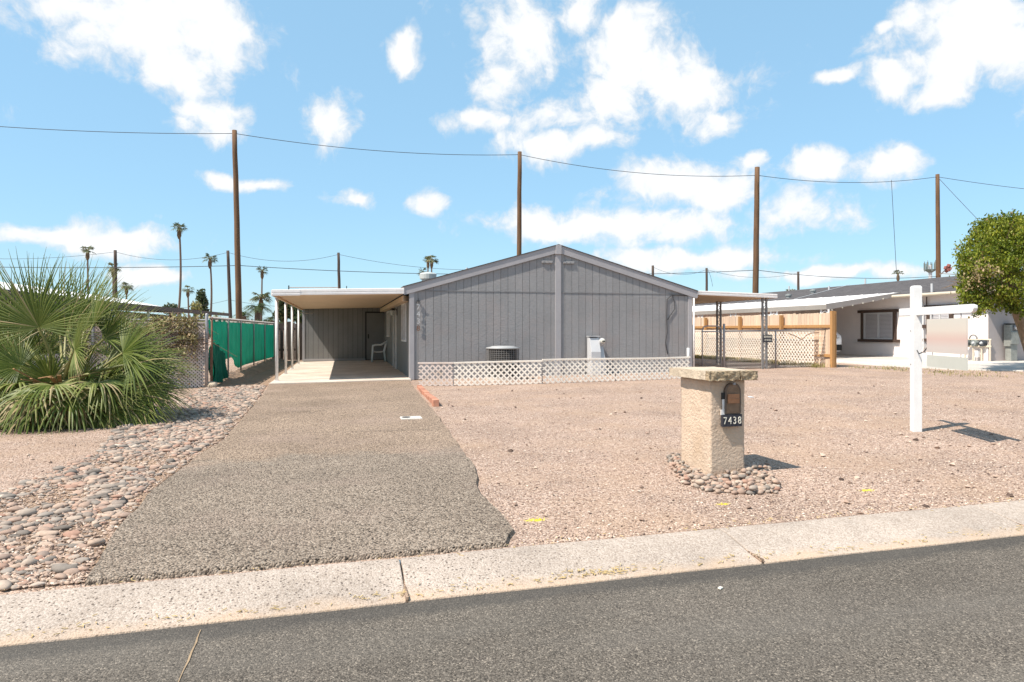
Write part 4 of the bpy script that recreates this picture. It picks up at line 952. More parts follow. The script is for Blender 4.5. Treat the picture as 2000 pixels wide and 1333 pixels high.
def blades(name, label, cat, centers, n, hgt, spread, mat, tanp=.4, seed=1, width=.006):
    r = random.Random(seed); vs = []; fs = []; cols = []
    for (x, y, z) in centers:
        for k in range(n):
            q = r.uniform(0, 6.28); px, py = x+r.gauss(0,spread), y+r.gauss(0,spread); h = hgt*r.uniform(.4,1); l = h*r.uniform(.2,.8); d = Vector((math.cos(q), math.sin(q),0)); s = Vector((-d.y,d.x,0))*width
            b = len(vs); p = Vector((px,py,z)); vs += [p-s, p+s, p+d*l*.4+Vector((0,0,h*.7))+s*.7, p+d*l*.4+Vector((0,0,h*.7))-s*.7, p+d*l+Vector((0,0,h))]; fs += [(b,b+1,b+2,b+3),(b+3,b+2,b+4)]
            c = (1 if r.random() < tanp else 0, r.random()); cols += [c]*5
    return foliage_mesh(name, vs, fs, cols, mat, None, label, cat)
def foliage_mesh(name, vs, fs, cols, mat, parent, label=None, cat=None, local=False, smooth=False):
    off = wloc(parent) if (parent and not local) else Vector((0,0,0))
    me = mesh_from([(p[0]-off.x,p[1]-off.y,p[2]-off.z) for p in vs], fs, mat, smooth, name)
    at = me.color_attributes.new('col','FLOAT_COLOR','POINT'); A = np.zeros((len(vs),4),np.float32); A[:,:2] = np.array(cols,np.float32); A[:,3] = 1; at.data.foreach_set('color', A.ravel())
    o = bpy.data.objects.new(name, me); COL.objects.link(o); o.parent = parent; return tag(o, label, cat)
r = random.Random(3)
tag(blades('weeds', 'dry yellow green weeds along the foot of the white lattice', 'weeds', [(WX-.3-abs(r.gauss(0,.15)), r.uniform(17.4,28), gz(WX)) for _ in range(150)], 22, .16, .08, M_weed, .35, 4, .01), kind='stuff')
tag(blades('grass_tufts', 'sparse dry grass tufts in the gravel near the neighbour drive', 'grass', [(r.uniform(14.2,17.0), r.uniform(12.5,17.5), gz(15)) for _ in range(60)], 14, .07, .16, M_weed, .45, 5, .008), kind='stuff')

# ------------------------------------------------------------------ neighbour's house on the right
NX, NY = 20.1, 17.6; nh = thing('stucco_house', 'pale stucco house with dark shingle roof beyond the cedar fence', 'house', (NX, NY, gz(NX)))
g0 = gz(NX); NE = AX(1900,573,NX).z+.05; NR = 24.6
ridge = AX(1870,540,NR).z
build(MB().box(NX, NX+9, NY, NY+26, g0-.2, NE), 'wall', M_wstucco, nh)
build(MB().box(NX+.01, NX+9, NY-.012, NY-.002, g0-.2, NE-.01), 'front_wall', M_wstucco_shade, nh)  # thin sheet over the wall, its shade painted into the stucco tone
slope = (ridge-NE)/(NR-NX+.35)
def nroof(x): return NE+.02+slope*(x-(NX-.35))
P = [(NX-.35,NY-.6,nroof(NX-.35)),(NR,NY-.6,nroof(NR)),(NR,NY-.6,nroof(NR)-.06),(NX-.35,NY-.6,nroof(NX-.35)-.06)]
rf = build(MB().prism(P, (0,27.5,0)), 'roof', M_shingle, nh)
P = [(NR,NY-.6,nroof(NR)),(NR+5,NY-.6,nroof(NX-.35)),(NR+5,NY-.6,nroof(NX-.35)-.06),(NR,NY-.6,nroof(NR)-.06)]; build(MB().prism(P, (0,27.5,0)), 'roof', M_shingle, nh)
# shingle courses
for k in range(1, 12):
    x = NX-.35+(NR-NX+.35)*k/12; build(MB().bar((x,NY-.6,nroof(x)+.002),(x,NY+26.8,nroof(x)+.002), .03, .012), 'shingle_course', M_shingle, rf)
build(MB().tube([(NX-.40,NY-.62,nroof(NX-.35)-.05),(NX-.40,NY+26.9,nroof(NX-.35)-.05)], .06, 8), 'gutter', pm('tan_gutter',(.50,.43,.34),.5,.06), nh, smooth=True)
build(MB().box(NX-.33, NX-.004, NY-.5, NY+26.8, NE-.04, NE-.01), 'soffit', M_wstucco_shade, nh)
build(MB().prism([(NX-.2,NY-.55,NE+.0),(NR+4.5,NY-.55,NE+.0),(NR,NY-.55,nroof(NR)-.1)], (0,.05,0)), 'gable_end', pm('gable_brown',(.11,.075,.06),.8,.1), nh)
for (px, py, kind_) in ((1540,582,1),(1588,573,1),(1541,566,0),(1619,567,0),(1690,553,0),(1820,571,2)):
    # on the near slope: walk the view ray to the roof plane
    rr = ray(px, py); t = (NE+.02-slope*(NX-.35)-CAMH)/(rr[2]-slope*rr[0]); p = Vector((rr[0]*t, rr[1]*t, CAMH+rr[2]*t))
    if kind_ == 1: build(MB().tube([p-Vector((0,0,.1)), p+Vector((0,0,.10))], .11, 12).lathe([(.15,.09),(.15,.16),(.05,.19)], p, 12), 'roof_vent', pm('galv_vent',(.30,.31,.30),.5,.15,metal=.3), nh)
    else: build(MB().tube([p-Vector((0,0,.1)), p+Vector((0,0,.30 if kind_ == 2 else .20))], .04, 8), 'vent_pipe', M_greybox, nh)
# hip line flashing
def onroof(px, py): rr = ray(px, py); t = (NE+.02-slope*(NX-.35)-CAMH)/(rr[2]-slope*rr[0]); return Vector((rr[0]*t, rr[1]*t, CAMH+rr[2]*t+.015))
build(MB().bar(onroof(1659,557), onroof(1552,585), .05, .01), 'valley_flashing', M_greybox, nh)
def nwindow(pxl, pxr, pyt, pyb, trim):
    a = AX(pxr, 640, NX-.02); b = AX(pxl, 640, NX-.02); y0, y1 = a.y, b.y; zt = AX((pxl+pxr)/2, pyt, NX).z; zb = AX((pxl+pxr)/2, pyb, NX).z
    wd = build(MB().box(NX-.012, NX-.003, y0, y1, zb, zt), 'window', M_glass, nh); ym = (y0+y1)/2
    m = MB()
    for (c, d, e, f_) in ((y0,y0+.06,zb,zt),(y1-.06,y1,zb,zt),(y0+.06,y1-.06,zb,zb+.06),(y0+.06,y1-.06,zt-.06,zt),(ym-.03,ym+.03,zb+.06,zt-.06)): m.box(NX-.06, NX-.013, c, d, e, f_)
    build(m, 'sash', M_greybox, wd)
    n = int((zt-zb-.12)/.05)
    for k in range(n): z = zb+.07+k*.05; build(MB().obox((NX-.022,(y0+y1)/2,z+.02), .006, y1-y0-.13, .044, (0,.35,0)), 'blind_slat', M_blind, wd)
    build(MB().box(NX-.10, NX-.002, y0-.28, y1+.28, zt+.002, zt+.11), 'lintel', trim, wd); build(MB().box(NX-.10, NX-.002, y0-.28, y1+.28, zb-.11, zb-.002), 'sill', trim, wd)
    build(MB().box(NX-.09, NX-.002, y0-.12, y0-.002, zb-.002, zt+.002), 'jamb_trim', trim, wd); build(MB().box(NX-.09, NX-.002, y1+.002, y1+.12, zb-.002, zt+.002), 'jamb_trim', trim, wd)
nwindow(1688,1746,611,663,M_brown); nwindow(1818,1856,602,662,M_brown)
build(MB().tube([AX(1800,578,NX-.09),AX(1801,586,NX-.09),AX(1804,600,NX-.09),AX(1804,672,NX-.09)], .025, 8), 'conduit', M_greybox, nh); q = AX(1804,675,NX-.09); build(MB().box(NX-.14,NX-.003,q.y-.06,q.y+.06,q.z-.07,q.z+.07), 'outlet_box', M_greybox, nh)
build(MB().tube([AX(1810,580,NX-.07),AX(1810,638,NX-.07)], .02, 8), 'conduit', M_brown, nh); q = AX(1809,638,NX-.07); build(MB().box(NX-.15,NX-.003,q.y-.12,q.y+.12,q.z-.06,q.z+.06), 'junction_box', M_brown, nh)
# its carport
nc = thing('white_carport', 'white sloping carport roof with bracketed posts beside the stucco house', 'carport', (16.5, 20.4, gz(16.5)))
cy0 = AX(1762,574,NX).y+.05; cy1 = 42.0; o = AY(1614,597,cy0); zin = AX(1762,574,NX).z; cxo = o.x; zo = o.z
m = MB().prism([(cxo,cy0,zo),(NX-.02,cy0,zin),(NX-.02,cy0,zin+.05),(cxo,cy0,zo+.05)], (0,cy1-cy0,0)); build(m, 'roof_deck', M_white, nc)
m = MB().prism([(cxo-.02,cy0-.03,zo-.16),(NX-.03,cy0-.03,zin-.10),(NX-.03,cy0-.03,zin+.055),(cxo-.02,cy0-.03,zo+.055)], (0,.028,0)); build(m, 'front_fascia', pm('grey_fascia',(.27,.24,.225),.7,.08), nc)
build(MB().box(cxo-.03, cxo-.004, cy0-.02, cy1, zo-.14, zo+.03), 'side_beam', pm('brown_beam',(.30,.27,.24),.7,.08), nc)
m = MB()
for k in range(26): y = cy0+.3+k*.8; m.bar((cxo+.01,y,zo+.056),(NX-.03,y,zin+.056), .03, .02)
build(m, 'roof_rib', M_white, nc)
for k, (px) in enumerate((1611,1512,1432,1368)):
    q = AX(px, 610, cxo+.05); x, y = cxo+.05, q.y
    for dy in (-.2, .2): build(MB().box(x-.02, x+.02, y+dy-.03, y+dy+.03, gz(x), zo-.14), 'post', M_white, nc)
    m = MB()
    for kk in range(8): z = zo-.30-.26*kk; m.tube([(x,y-.17,z),(x,y-.05,z+.10),(x,y+.05,z+.10),(x,y+.17,z),(x,y+.05,z-.1),(x,y-.05,z-.1),(x,y-.17,z)], .018, 5)
    build(m, 'scroll_work', M_white, nc)
build(MB().box(NX-.5, NX-.03, cy1-1, cy1-.9, 0, 2.2), 'end_wall', M_wstucco_shade, nc)
# vents of string lights under the fascia
for k in range(7): t = k/6; build(MB().lathe([(.006,.03),(.018,.0),(.008,-.02)][::-1], (cxo+.2+(NX-cxo-.6)*t, cy0-.05, zo-.17+(zin-zo+.05)*t), 8), 'string_bulb', M_num, nc)
# white car parked under it
car = thing('white_car', 'white sport utility car parked under the neighbour carport, mostly hidden', 'car', (17.3, 23.6, gz(17)+.03))
ox, oy, oz = 17.25, 21.75, gz(17)+.03                                     # nose centre on the ground; +y runs to the tail
sec = [(0.0,.78,.30,.72,.62),(.08,.86,.24,.86,.74),(.35,.90,.22,1.00,.80),(.9,.91,.22,1.06,.80),(1.25,.91,.22,1.10,.80),(1.75,.91,.22,1.52,.66),(2.2,.91,.22,1.66,.62),(3.2,.91,.22,1.67,.62),(4.0,.90,.22,1.60,.62),(4.35,.88,.25,1.20,.70),(4.45,.82,.35,1.0,.7)]
vs = []
for (y, hwid, zb, zt, tw) in sec:
    zs = min(zt-.03, 1.0)
    half = [(hwid*.92,zb),(hwid,zb+.2),(hwid,zs*.85),(hwid*.97,zs),(tw,zt-.04),(tw*.85,zt)]
    ringp = [(x, z) for x, z in half]+[(-x, z) for x, z in half[::-1]]
    vs += [(ox+x, oy+y, oz+z) for x, z in ringp]
n = 12; m = MB().add(vs, [(i*n+k, i*n+(k+1) % n, (i+1)*n+(k+1) % n, (i+1)*n+k) for i in range(len(sec)-1) for k in range(n)]+[tuple(range(n-1,-1,-1)), tuple((len(sec)-1)*n+k for k in range(n))])
M_carw = pm('car_paint', (.72,.72,.73), .25, .02, spec=.5); build(m, 'body', M_carw, car, smooth=True)
build(MB().prism([(ox-.62,oy+1.30,oz+1.12),(ox+.62,oy+1.30,oz+1.12),(ox+.56,oy+1.70,oz+1.49),(ox-.56,oy+1.70,oz+1.49)], (0,-.03,.04)), 'windscreen', M_glass, car)
for s in (-1,1):
    build(MB().prism([(ox+s*.875,oy+1.55,oz+1.05),(ox+s*.875,oy+4.0,oz+1.05),(ox+s*.70,oy+3.8,oz+1.50),(ox+s*.70,oy+1.95,oz+1.50)], (s*.03,0,.01)), 'side_window', M_glass, car)
    hl = build(MB().prism([(ox+s*.55,oy+.02,oz+.72),(ox+s*.86,oy+.12,oz+.76),(ox+s*.90,oy+.42,oz+.90),(ox+s*.62,oy+.1,oz+.84)], (s*.02,-.04,.01)), 'headlight', M_glass, car)
    for yy in (.85, 3.55):
        wv = build(MB().tube([(ox+s*.70,oy+yy,oz+.33),(ox+s*.915,oy+yy,oz+.33)], .33, 20), 'wheel', M_rubber, car); build(MB().tube([(ox+s*.915,oy+yy,oz+.33),(ox+s*.922,oy+yy,oz+.33)], .2, 14), 'rim', M_greybox, wv)
build(MB().box(ox-.80,ox+.80,oy-.03,oy+.12,oz+.28,oz+.50), 'bumper', M_rubber, car, bevel=.03); build(MB().box(ox-.45,ox+.45,oy-.02,oy+.05,oz+.56,oz+.74), 'grille', M_black, car, bevel=.02)
# gas meter rack and service pedestal in front of the stucco wall
q = G(1909,707); gm = thing('gas_meter_rack', 'low pipe rack carrying dark regulators against the white stucco wall', 'gas meter', q)
rx, ry = q.x, q.y; z0 = q.z; t = Vector((.35,-.94,0)).normalized()
def gp(s, z, d=0): p = Vector((rx,ry,z0))+t*s; return (p.x+d, p.y, z0+z)
M_pipe = pm('cream_pipe', (.58,.50,.40), .6, .1)
for s in (-.36,-.12,.12,.36): build(MB().tube([gp(s,0),gp(s,.5 if abs(s) < .3 else .72)], .028, 8), 'leg', M_pipe, gm)
build(MB().tube([gp(-.40,.5),gp(.40,.5)], .03, 8), 'shelf_pipe', M_pipe, gm); build(MB().tube([gp(-.40,.72),gp(.40,.72)], .026, 8), 'top_pipe', M_pipe, gm)
for k, s in enumerate((-.28,-.05,.18)):
    mm_ = build(MB().tube([gp(s,.61,-.1),gp(s,.61,.08)], .10, 14), 'regulator', tint('regulator_paint%d' % k, ((.10,.12,.12),(.22,.24,.23),(.05,.055,.065))[k]), gm); build(MB().tube([gp(s,.61,-.14),gp(s,.61,-.1)], [.03,.05], 10), 'regulator_cap', M_greybox, mm_)
build(MB().tube([gp(-.12+.11*math.cos(k*math.pi/8), .74+.13*math.sin(k*math.pi/8)) for k in range(9)], .022, 8), 'hoop', M_gpost, gm, smooth=True)
build(MB().box(rx-.04,rx+.04,ry-.05,ry+.06,z0+.15,z0+.36), 'tag_plate', M_plastic, gm)
q = G(1937,706); rp = thing('gas_riser', 'thin gas riser pipes with a small cream box at the stucco corner', 'pipe', q)
build(MB().tube([q,q+Vector((0,0,1.18))], .025, 8), 'riser', M_pipe, rp); build(MB().obox(q+Vector((0,0,1.25)), .16,.12,.17), 'box', M_pipe, rp, bevel=.01); build(MB().tube([q+Vector((.0,0,.60)),q+Vector((-.45,.2,.60)),q+Vector((-.5,.2,.52))], .035, 8), 'cross_pipe', M_gpost, rp); build(MB().tube([q+Vector((-.22,.1,0)),q+Vector((-.22,.1,.6))], .018, 8), 'drop_pipe', M_pipe, rp)
q = G(1975,707); ep = thing('service_pedestal', 'weathered grey green electric pedestal with round meter beside the shaded wall', 'meter', q)
M_ped = pm('weathered_cabinet', (.25,.255,.235), .6, .25, 8)
build(MB().box(q.x-.13,q.x+.13,q.y-.10,q.y+.10,q.z-.05,q.z+.58), 'base', M_ped, ep, bevel=.01); build(MB().box(q.x-.17,q.x+.17,q.y-.14,q.y+.12,q.z+.56,q.z+.98), 'cabinet', M_ped, ep, bevel=.015)
build(MB().box(q.x-.18,q.x-.10,q.y-.12,q.y+.10,q.z+.5,q.z+1.18), 'riser_box', M_ped, ep); build(MB().box(q.x-.10,q.x+.16,q.y-.10,q.y+.10,q.z+.98,q.z+1.2), 'meter_socket', M_gpost, ep); build(MB().tube([(q.x+.06,q.y-.1,q.z+1.1),(q.x+.06,q.y-.2,q.z+1.1)], [.10,.075], 16), 'meter_glass', pm('clear_meter',(.42,.42,.44),.2,.1), ep, smooth=True); build(MB().box(q.x-.16,q.x+.18,q.y-.12,q.y+.12,q.z+1.2,q.z+1.23), 'lid', M_black, ep)

# ------------------------------------------------------------------ fan palm by the driveway
PB = Vector((-3.95, 11.1, gz(-4))); fp = thing('fan_palm', 'bushy green fan palm with drooping skirt of fronds left of the driveway', 'palm', PB)
def fan_frond(hub, axis, normal, length, nleaf=34, spread=115, droop=.25, rnd=None, dry=0.0, sections=5, stalk_from=None, fuse=.5, wid=.030, stalk_r=.02):
    """one palmate leaf: stalk, then folded leaflets joined near the hub and free at the tips"""
    a = axis.normalized(); nrm = (normal-a*normal.dot(a)).normalized(); side = a.cross(nrm); vs = []; fs = []; cols = []
    if stalk_from is not None:
        P = []; p0 = stalk_from; mid = (p0+hub)/2+Vector((0,0,.10*(hub-p0).length))
        for k in range(7): t = k/6; P.append(p0*(1-t)**2+mid*2*t*(1-t)+hub*t*t)
        tb = MB().tube(P, [stalk_r*1.5-stalk_r*.8*k/6 for k in range(7)], 5); vs += [Vector(v) for v in tb.v]; fs += tb.f; cols += [(.15+.3*rnd.random(), .95)]*len(tb.v)
    g = rnd.random()*.35
    for i in range(nleaf):
        q = math.radians(-spread+2*spread*(i+.5)/nleaf); d0 = (a*math.cos(q)+side*math.sin(q)); L = length*(1-.28*(abs(q)/math.radians(spread))**2)*rnd.uniform(.9,1.05)
        col = min(1, max(0, .30+g+rnd.gauss(0,.16))); isdry = dry > rnd.random(); tw = d0.cross(nrm).normalized(); b = len(vs); dr2 = droop*rnd.uniform(.5,1.6); bend = rnd.gauss(0,.05)
        dq = math.radians(2*spread/nleaf)
        for k in range(sections+1):
            t = k/sections; rad = L*t
            p = hub+d0*rad+tw*(bend*rad*t)-nrm*(-.10*math.sin(t*2.0)*L)+Vector((0,0,-1))*(dr2*L*max(0,t-.35)**2*1.6)
            full = rad*math.tan(dq/2)*1.02
            wv = full if t < fuse else min(full, wid*.5)*(1-((t-fuse)/(1-fuse))**1.5*.92)+.0008
            fold = nrm*(wv*.55)
            vs += [p-tw*wv-fold*.5, p+fold*.5, p+tw*wv-fold*.5]
            tn = (1.0 if isdry else (max(0,(t-.82)*4)*rnd.random()))*.9; cols += [(tn, col+.15*t)]*3
        for k in range(sections):
            o = b+3*k; fs += [(o,o+1,o+4,o+3),(o+1,o+2,o+5,o+4)]
    return vs, fs, cols
def put_frond(parent, mat, *a, name='frond', **k):
    v, f, c = fan_frond(*a, **k); return foliage_mesh(name, v, f, c, mat, parent)
rp_ = random.Random(5); crown0 = PB+Vector((.05,0,.62))
m = MB(); m.lathe([(.20,-.05),(.20,.15),(.15,.38),(.10,.52),(.04,.58)], PB, 12); build(m, 'trunk', M_thatch, fp)
mb = MB()
for k in range(46):
    q = rp_.uniform(0,6.28); z = rp_.uniform(.1,.7); l = rp_.uniform(.15,.5); d = Vector((math.cos(q),math.sin(q),rp_.uniform(-.1,.7))); p = PB+Vector((.16*math.cos(q),.16*math.sin(q),z)); mb.bar(p, p+d*l, .05, .012, (0,0,1))
build(mb, 'leaf_boot', M_thatch, fp)
camv = Vector((0,0,CAMH))
def hubpx(px, py, dd=0): return AD(px, py, 10.05+dd)
def img_dir(deg, fwd=0):                    # direction in the picture plane: 0 = right, 90 = up; fwd>0 comes towards the viewer
    R_ = Vector((C_,-S_,0)); q = math.radians(deg); return (R_*math.cos(q)+Vector((0,0,1))*math.sin(q)+Vector((-S_,-C_,0))*fwd).normalized()
TOV = Vector((-S_,-C_,0.25))
FR = [ # hub pixel, depth shift, axis angle, towards viewer, length, spread, normal, droop
 (76,640,-.45,95,.12,1.20,112,TOV,.06), (128,655,.45,88,-.1,1.28,75,TOV,.06), (182,634,.15,60,.0,1.0,48,TOV+Vector((-.9,0,.1)),.05), (30,650,.3,112,-.1,1.15,80,TOV,.06), (160,640,.6,78,-.2,1.15,60,TOV,.06),
 (146,684,-.5,38,.45,.66,105,TOV+Vector((0,0,.35)),.15), (205,660,.3,50,-.1,1.0,80,TOV+Vector((-.4,0,.3)),.10), (240,690,-.1,34,.05,.95,85,TOV+Vector((-.3,0,.5)),.15), (258,712,-.25,16,.15,.92,90,TOV+Vector((0,0,.6)),.2),
 (232,740,.2,22,-.2,.98,100,TOV+Vector((0,0,.9)),.2), (40,716,-.4,150,.45,.70,110,TOV+Vector((0,0,.7)),.2), (15,690,.1,140,.1,.95,100,TOV+Vector((0,0,.4)),.15), (60,690,.5,118,-.2,.95,90,TOV,.15),
 (262,752,-.1,-4,.1,.92,105,TOV+Vector((0,0,.6)),.3), (240,785,-.35,-28,.3,.80,110,TOV+Vector((0,0,.7)),.4), (205,800,-.5,-48,.4,.72,115,TOV+Vector((0,0,.6)),.45), (145,802,-.6,-80,.45,.72,116,TOV+Vector((0,0,.55)),.45),
 (85,798,-.55,-105,.45,.72,116,TOV+Vector((0,0,.55)),.45), (25,792,-.45,-138,.4,.80,116,TOV+Vector((0,0,.6)),.45), (5,752,.0,178,.2,.85,110,TOV+Vector((0,0,.7)),.3), (115,800,-.3,-92,.55,.62,116,TOV+Vector((0,0,.5)),.45),
 (270,735,.4,4,-.3,1.0,105,Vector((0,-.3,1)),.3), (215,700,.5,40,-.5,1.0,105,Vector((0,-.5,1)),.2), (90,690,.6,100,-.6,1.0,105,Vector((0,-.6,.8)),.2), (285,768,.1,-10,.0,.75,115,Vector((.1,-.5,1)),.4),
 (262,770,-.3,-30,.2,.7,115,TOV+Vector((0,0,.5)),.45), (50,812,-.55,-118,.4,.66,116,TOV+Vector((0,0,.5)),.45), (170,818,-.5,-65,.45,.6,116,TOV+Vector((0,0,.45)),.45), (165,735,-.2,60,.2,.7,105,TOV+Vector((0,0,.5)),.2), (195,755,.0,35,.1,.8,105,TOV+Vector((0,0,.7)),.25), (100,745,-.3,110,.3,.6,105,TOV+Vector((0,0,.6)),.2), (215,770,-.3,10,.3,.7,110,TOV+Vector((0,0,.7)),.3), (60,760,-.35,165,.3,.7,110,TOV+Vector((0,0,.7)),.3), (-40,700,.2,150,.0,1.0,110,TOV,.2), (-60,770,.0,190,.1,.9,110,TOV+Vector((0,0,.6)),.35)]
FR2 = [(f[0]+rp_.gauss(0,13), f[1]+rp_.gauss(8,12), f[2]+rp_.uniform(.1,.5), f[3]+rp_.gauss(0,14), f[4], f[5]*rp_.uniform(.7,.95), f[6]*.85, Vector(f[7])+Vector((rp_.gauss(0,.3),0,rp_.gauss(0,.3))), f[8]) for f in FR]
for (hx, hy, dd, an, fw, ln, spd, nr, dp) in FR+FR2:
    low = an < -10 or hy > 770
    put_frond(fp, M_frond, hubpx(hx, hy, dd), img_dir(an, fw), Vector(nr), ln, int(12+spd*.32), spd, dp, rp_, .05 if not low else .2, stalk_from=crown0+Vector((rp_.gauss(0,.05),rp_.gauss(0,.05),rp_.uniform(-.3,.0))), wid=.018, fuse=.31, sections=6)
for k in range(20):                                       # the rest of the skirt, all round
    q = k*2.4+rp_.gauss(0,.15); el = rp_.choice([-.55,-.45,-.25,-.1,.1]); d = Vector((math.cos(q)*math.cos(el),math.sin(q)*math.cos(el),math.sin(el))); sl = rp_.uniform(.45,.75); h = crown0+Vector((0,0,-.15))+Vector((d.x*sl,d.y*sl,d.z*sl*.8+.08)); h.z = max(h.z, .25)
    put_frond(fp, M_frond, h, Vector((d.x,d.y,d.z-.25)), Vector((d.x*.4,d.y*.4,1)), rp_.uniform(.55,.75), 30, 115, .55, rp_, .18, stalk_from=crown0+Vector((0,0,-.15)))
for k in range(9):                                        # dead brown leaves low on the trunk
    q = rp_.uniform(3.2,6.2); d = Vector((math.cos(q),math.sin(q),-.35)); h = PB+Vector((d.x*.45,d.y*.45,.42)); put_frond(fp, M_frond, h, d, Vector((d.x*.3,d.y*.3,1)), .45, 16, 80, .7, rp_, 1.0, stalk_from=PB+Vector((0,0,.5)), name='dead_frond')

# ------------------------------------------------------------------ left boundary fences
LF = Vector((-3.08,17.2,0)); lf = thing('old_lattice_fence', 'old pale lattice fence with steel corner post behind the fan palm', 'fence', (-6.5,17.0,gz(-6)))
A_, B_ = Vector((-12,16.9,0)), Vector((-3.12,17.2,0))
lattice(lf, A_, B_, lambda s: gz(-5)+1.55, lambda s: gz(-5)+.03, .082, .034, M_latt_old, joined=True, cap=True)
build(MB().box(-12,-3.2,17.32,17.335,gz(-5)+.03,gz(-5)+1.5), 'backing_board', pm('dark_board',(.06,.05,.045),.9,.2), lf)
for x in (-3.08,-5.4,-7.8): build(MB().tube([(x,17.12 if x > -3.2 else 16.98,gz(x)-.05),(x,17.12 if x > -3.2 else 16.98,gz(x)+1.70),(x,17.12 if x > -3.2 else 16.98,gz(x)+1.73)], [.036,.036,.02], 10), 'post', M_galv, lf, smooth=True)
build(MB().tube([(-12,16.84,gz(-5)+1.60),(-3.08,17.12,gz(-5)+1.60)], .02, 8), 'top_rail', M_galv, lf)
def leaf_cloud(name, pts, size, mat, parent, seed=1, tanp=.2, nrm=None, label=None, cat=None):
    r = random.Random(seed); vs = []; fs = []; cols = []
    for (p, tone) in pts:
        q = Euler((r.uniform(0,6.28),r.uniform(0,6.28),r.uniform(0,6.28))).to_matrix(); s = size*r.uniform(.6,1.4); b = len(vs); p = Vector(p)
        for v in ((-.5,0,0),(0,-.32,0.08),(.6,0,0),(0,.32,.08)): vs.append(p+q @ (Vector(v)*s*2))
        fs.append((b,b+1,b+2,b+3)); c = (r.random() if r.random() < tanp else 0, min(1,max(0,tone+r.gauss(0,.18)))); cols += [c]*4
    return foliage_mesh(name, vs, fs, cols, mat, parent, label, cat)
vn = thing('dry_vine', 'tangled dry olive vine hanging over the top of the old lattice fence', 'vine', (-4.2,16.95,gz(-4)+.8))
r = random.Random(8); P = []
for k in range(4600):
    x = -3.25-abs(r.gauss(0,2.0)); 
    if x < -9: continue
    dep = abs(r.gauss(0,.38))*(1+.5*math.sin(x*3)); z = gz(x)+1.62-dep+.05*r.gauss(0,1); 
    if mnoise.noise(Vector((x*2.2,z*2.2,4))) < -.12-.3*(1.6-z): continue
    P.append(((x, 17.2-(-3.12-x)*.034-.10-abs(r.gauss(0,.09)), z), .45+.35*mnoise.noise(Vector((x*3,z*3,0)))))
leaf_cloud('foliage', P, .030, M_vine, vn, 9, .45)
m = MB()
for k in range(110):
    x = -3.2-abs(r.gauss(0,1.5)); y0 = 17.2-(-3.12-x)*.034-.12; pts = [(x+.12*i*r.gauss(0,.6), y0-.04*r.random(), gz(x)+1.62-i*.16*r.uniform(.6,1.2)) for i in range(6)]; m.tube(pts, .005, 3, False)
build(m, 'stem', pm('vine_stem',(.20,.13,.08),.9,.3), vn, kind='stuff')
# green screen fence
gf = thing('green_screen_fence', 'chain link fence hung with green shade cloth, torn and sagging at the near end', 'fence', (-3.05,17.4,gz(-3)))
GY0, GY1 = 17.35, 30.6
def gx(y): return -3.08+.2*(y-17.2)/13.6
def ztop(y): return gz(-3)+1.60+.02*math.sin(y*2.1)
def zbot(y):
    return gz(-3)+np.interp(y, [17.3,18.6,19.0,19.4,20.2,20.9,21.4,22.5,30.6], [.03,.05,.10,.55,.62,.30,.22,.26,.20])
def scr(u, v):
    y = GY0+(GY1-GY0)*(u**1.35); a, b = zbot(y), ztop(y); z = a+(b-a)*v
    near = max(0, 1-(y-17.3)/3.6); f = .05*near*math.sin(9*(y-17.3)+7*z)+.03*near*math.sin(23*(y+z*.7))
    return (gx(y)+.03+f+.012*math.sin(y*9), y, z)
build(MB().grid(150, 26, scr), 'shade_cloth', M_screen, gf, smooth=True)
def shaded_piece(u, v):                                           # added dark piece: shade on the lower near cloth put into colour
    y = 17.42+(1.9-.25*v)*u; lo = .04+.30*max(0,u-.55)**1.2; z = gz(-3)+lo+(.96-lo-.22*u*u+.07*math.sin(u*7)+.04*math.sin(u*19))*v; return (gx(y)+.07+.06*(1-v)*math.sin(u*17+v*2)+.035*math.sin(u*39+v*5), y, z)
build(MB().grid(60, 14, shaded_piece), 'shaded_cloth', pm('shaded_green_cloth',(.006,.125,.082),.9,.2,5), gf, smooth=True)
for k, y in enumerate((17.35,19.5,21.6,24.3,27.2,30.6)): build(MB().tube([(gx(y)+.07,y,gz(-3)-.05),(gx(y)+.07,y,gz(-3)+1.64)], .022, 8), 'post', M_rust if k in (0,) else M_gpost, gf, smooth=True)
build(MB().tube([(gx(y)+.05,y,gz(-3)+1.62) for y in np.linspace(17.2,30.6,12)], .02, 6), 'top_rail', pm('pale_rail',(.40,.33,.28),.7,.2,20), gf, smooth=True)
m = MB()
for k in range(240): y = 17.3+13.2*k/240; m.tube([(gx(y)+.05,y,gz(-3)+1.55),(gx(y)+.055,y+.03,gz(-3)+1.66)], .005, 3, False)
build(m, 'wire_ends', M_wire, gf, kind='stuff')
ob = thing('door_panel', 'rusty brown board leaning inside the fence corner post', 'board', (-3.0,17.35,gz(-3))); build(MB().box(-3.02,-2.99,17.2,17.36,gz(-3),gz(-3)+.95), 'plank', M_rust, ob)
# spoil bank under the screen
m = MB().grid(40, 6, lambda u, v: (lambda y: (gx(y)-.05+.62*v, y, gz(-3)+.008+.17*np.interp(y,[18.6,19.8,30],[0,.8,1.1])*math.cos(v*1.57)*(1+.3*mnoise.noise(Vector((y*2,v*3,0))))))(18.6+12*u)); build(m, 'dirt_bank', M_dirt, kind='structure')
bl = G(413,757); o = single(MB().add([(bl.x+v[0]*.16, bl.y+v[1]*.12, bl.z+.04+v[2]*.10) for v in SV[3][0]], SV[3][1]), 'pale_rock', M_stone_c, 'pale rounded rock at the foot of the fence corner post', 'rock', bl, smooth=True)
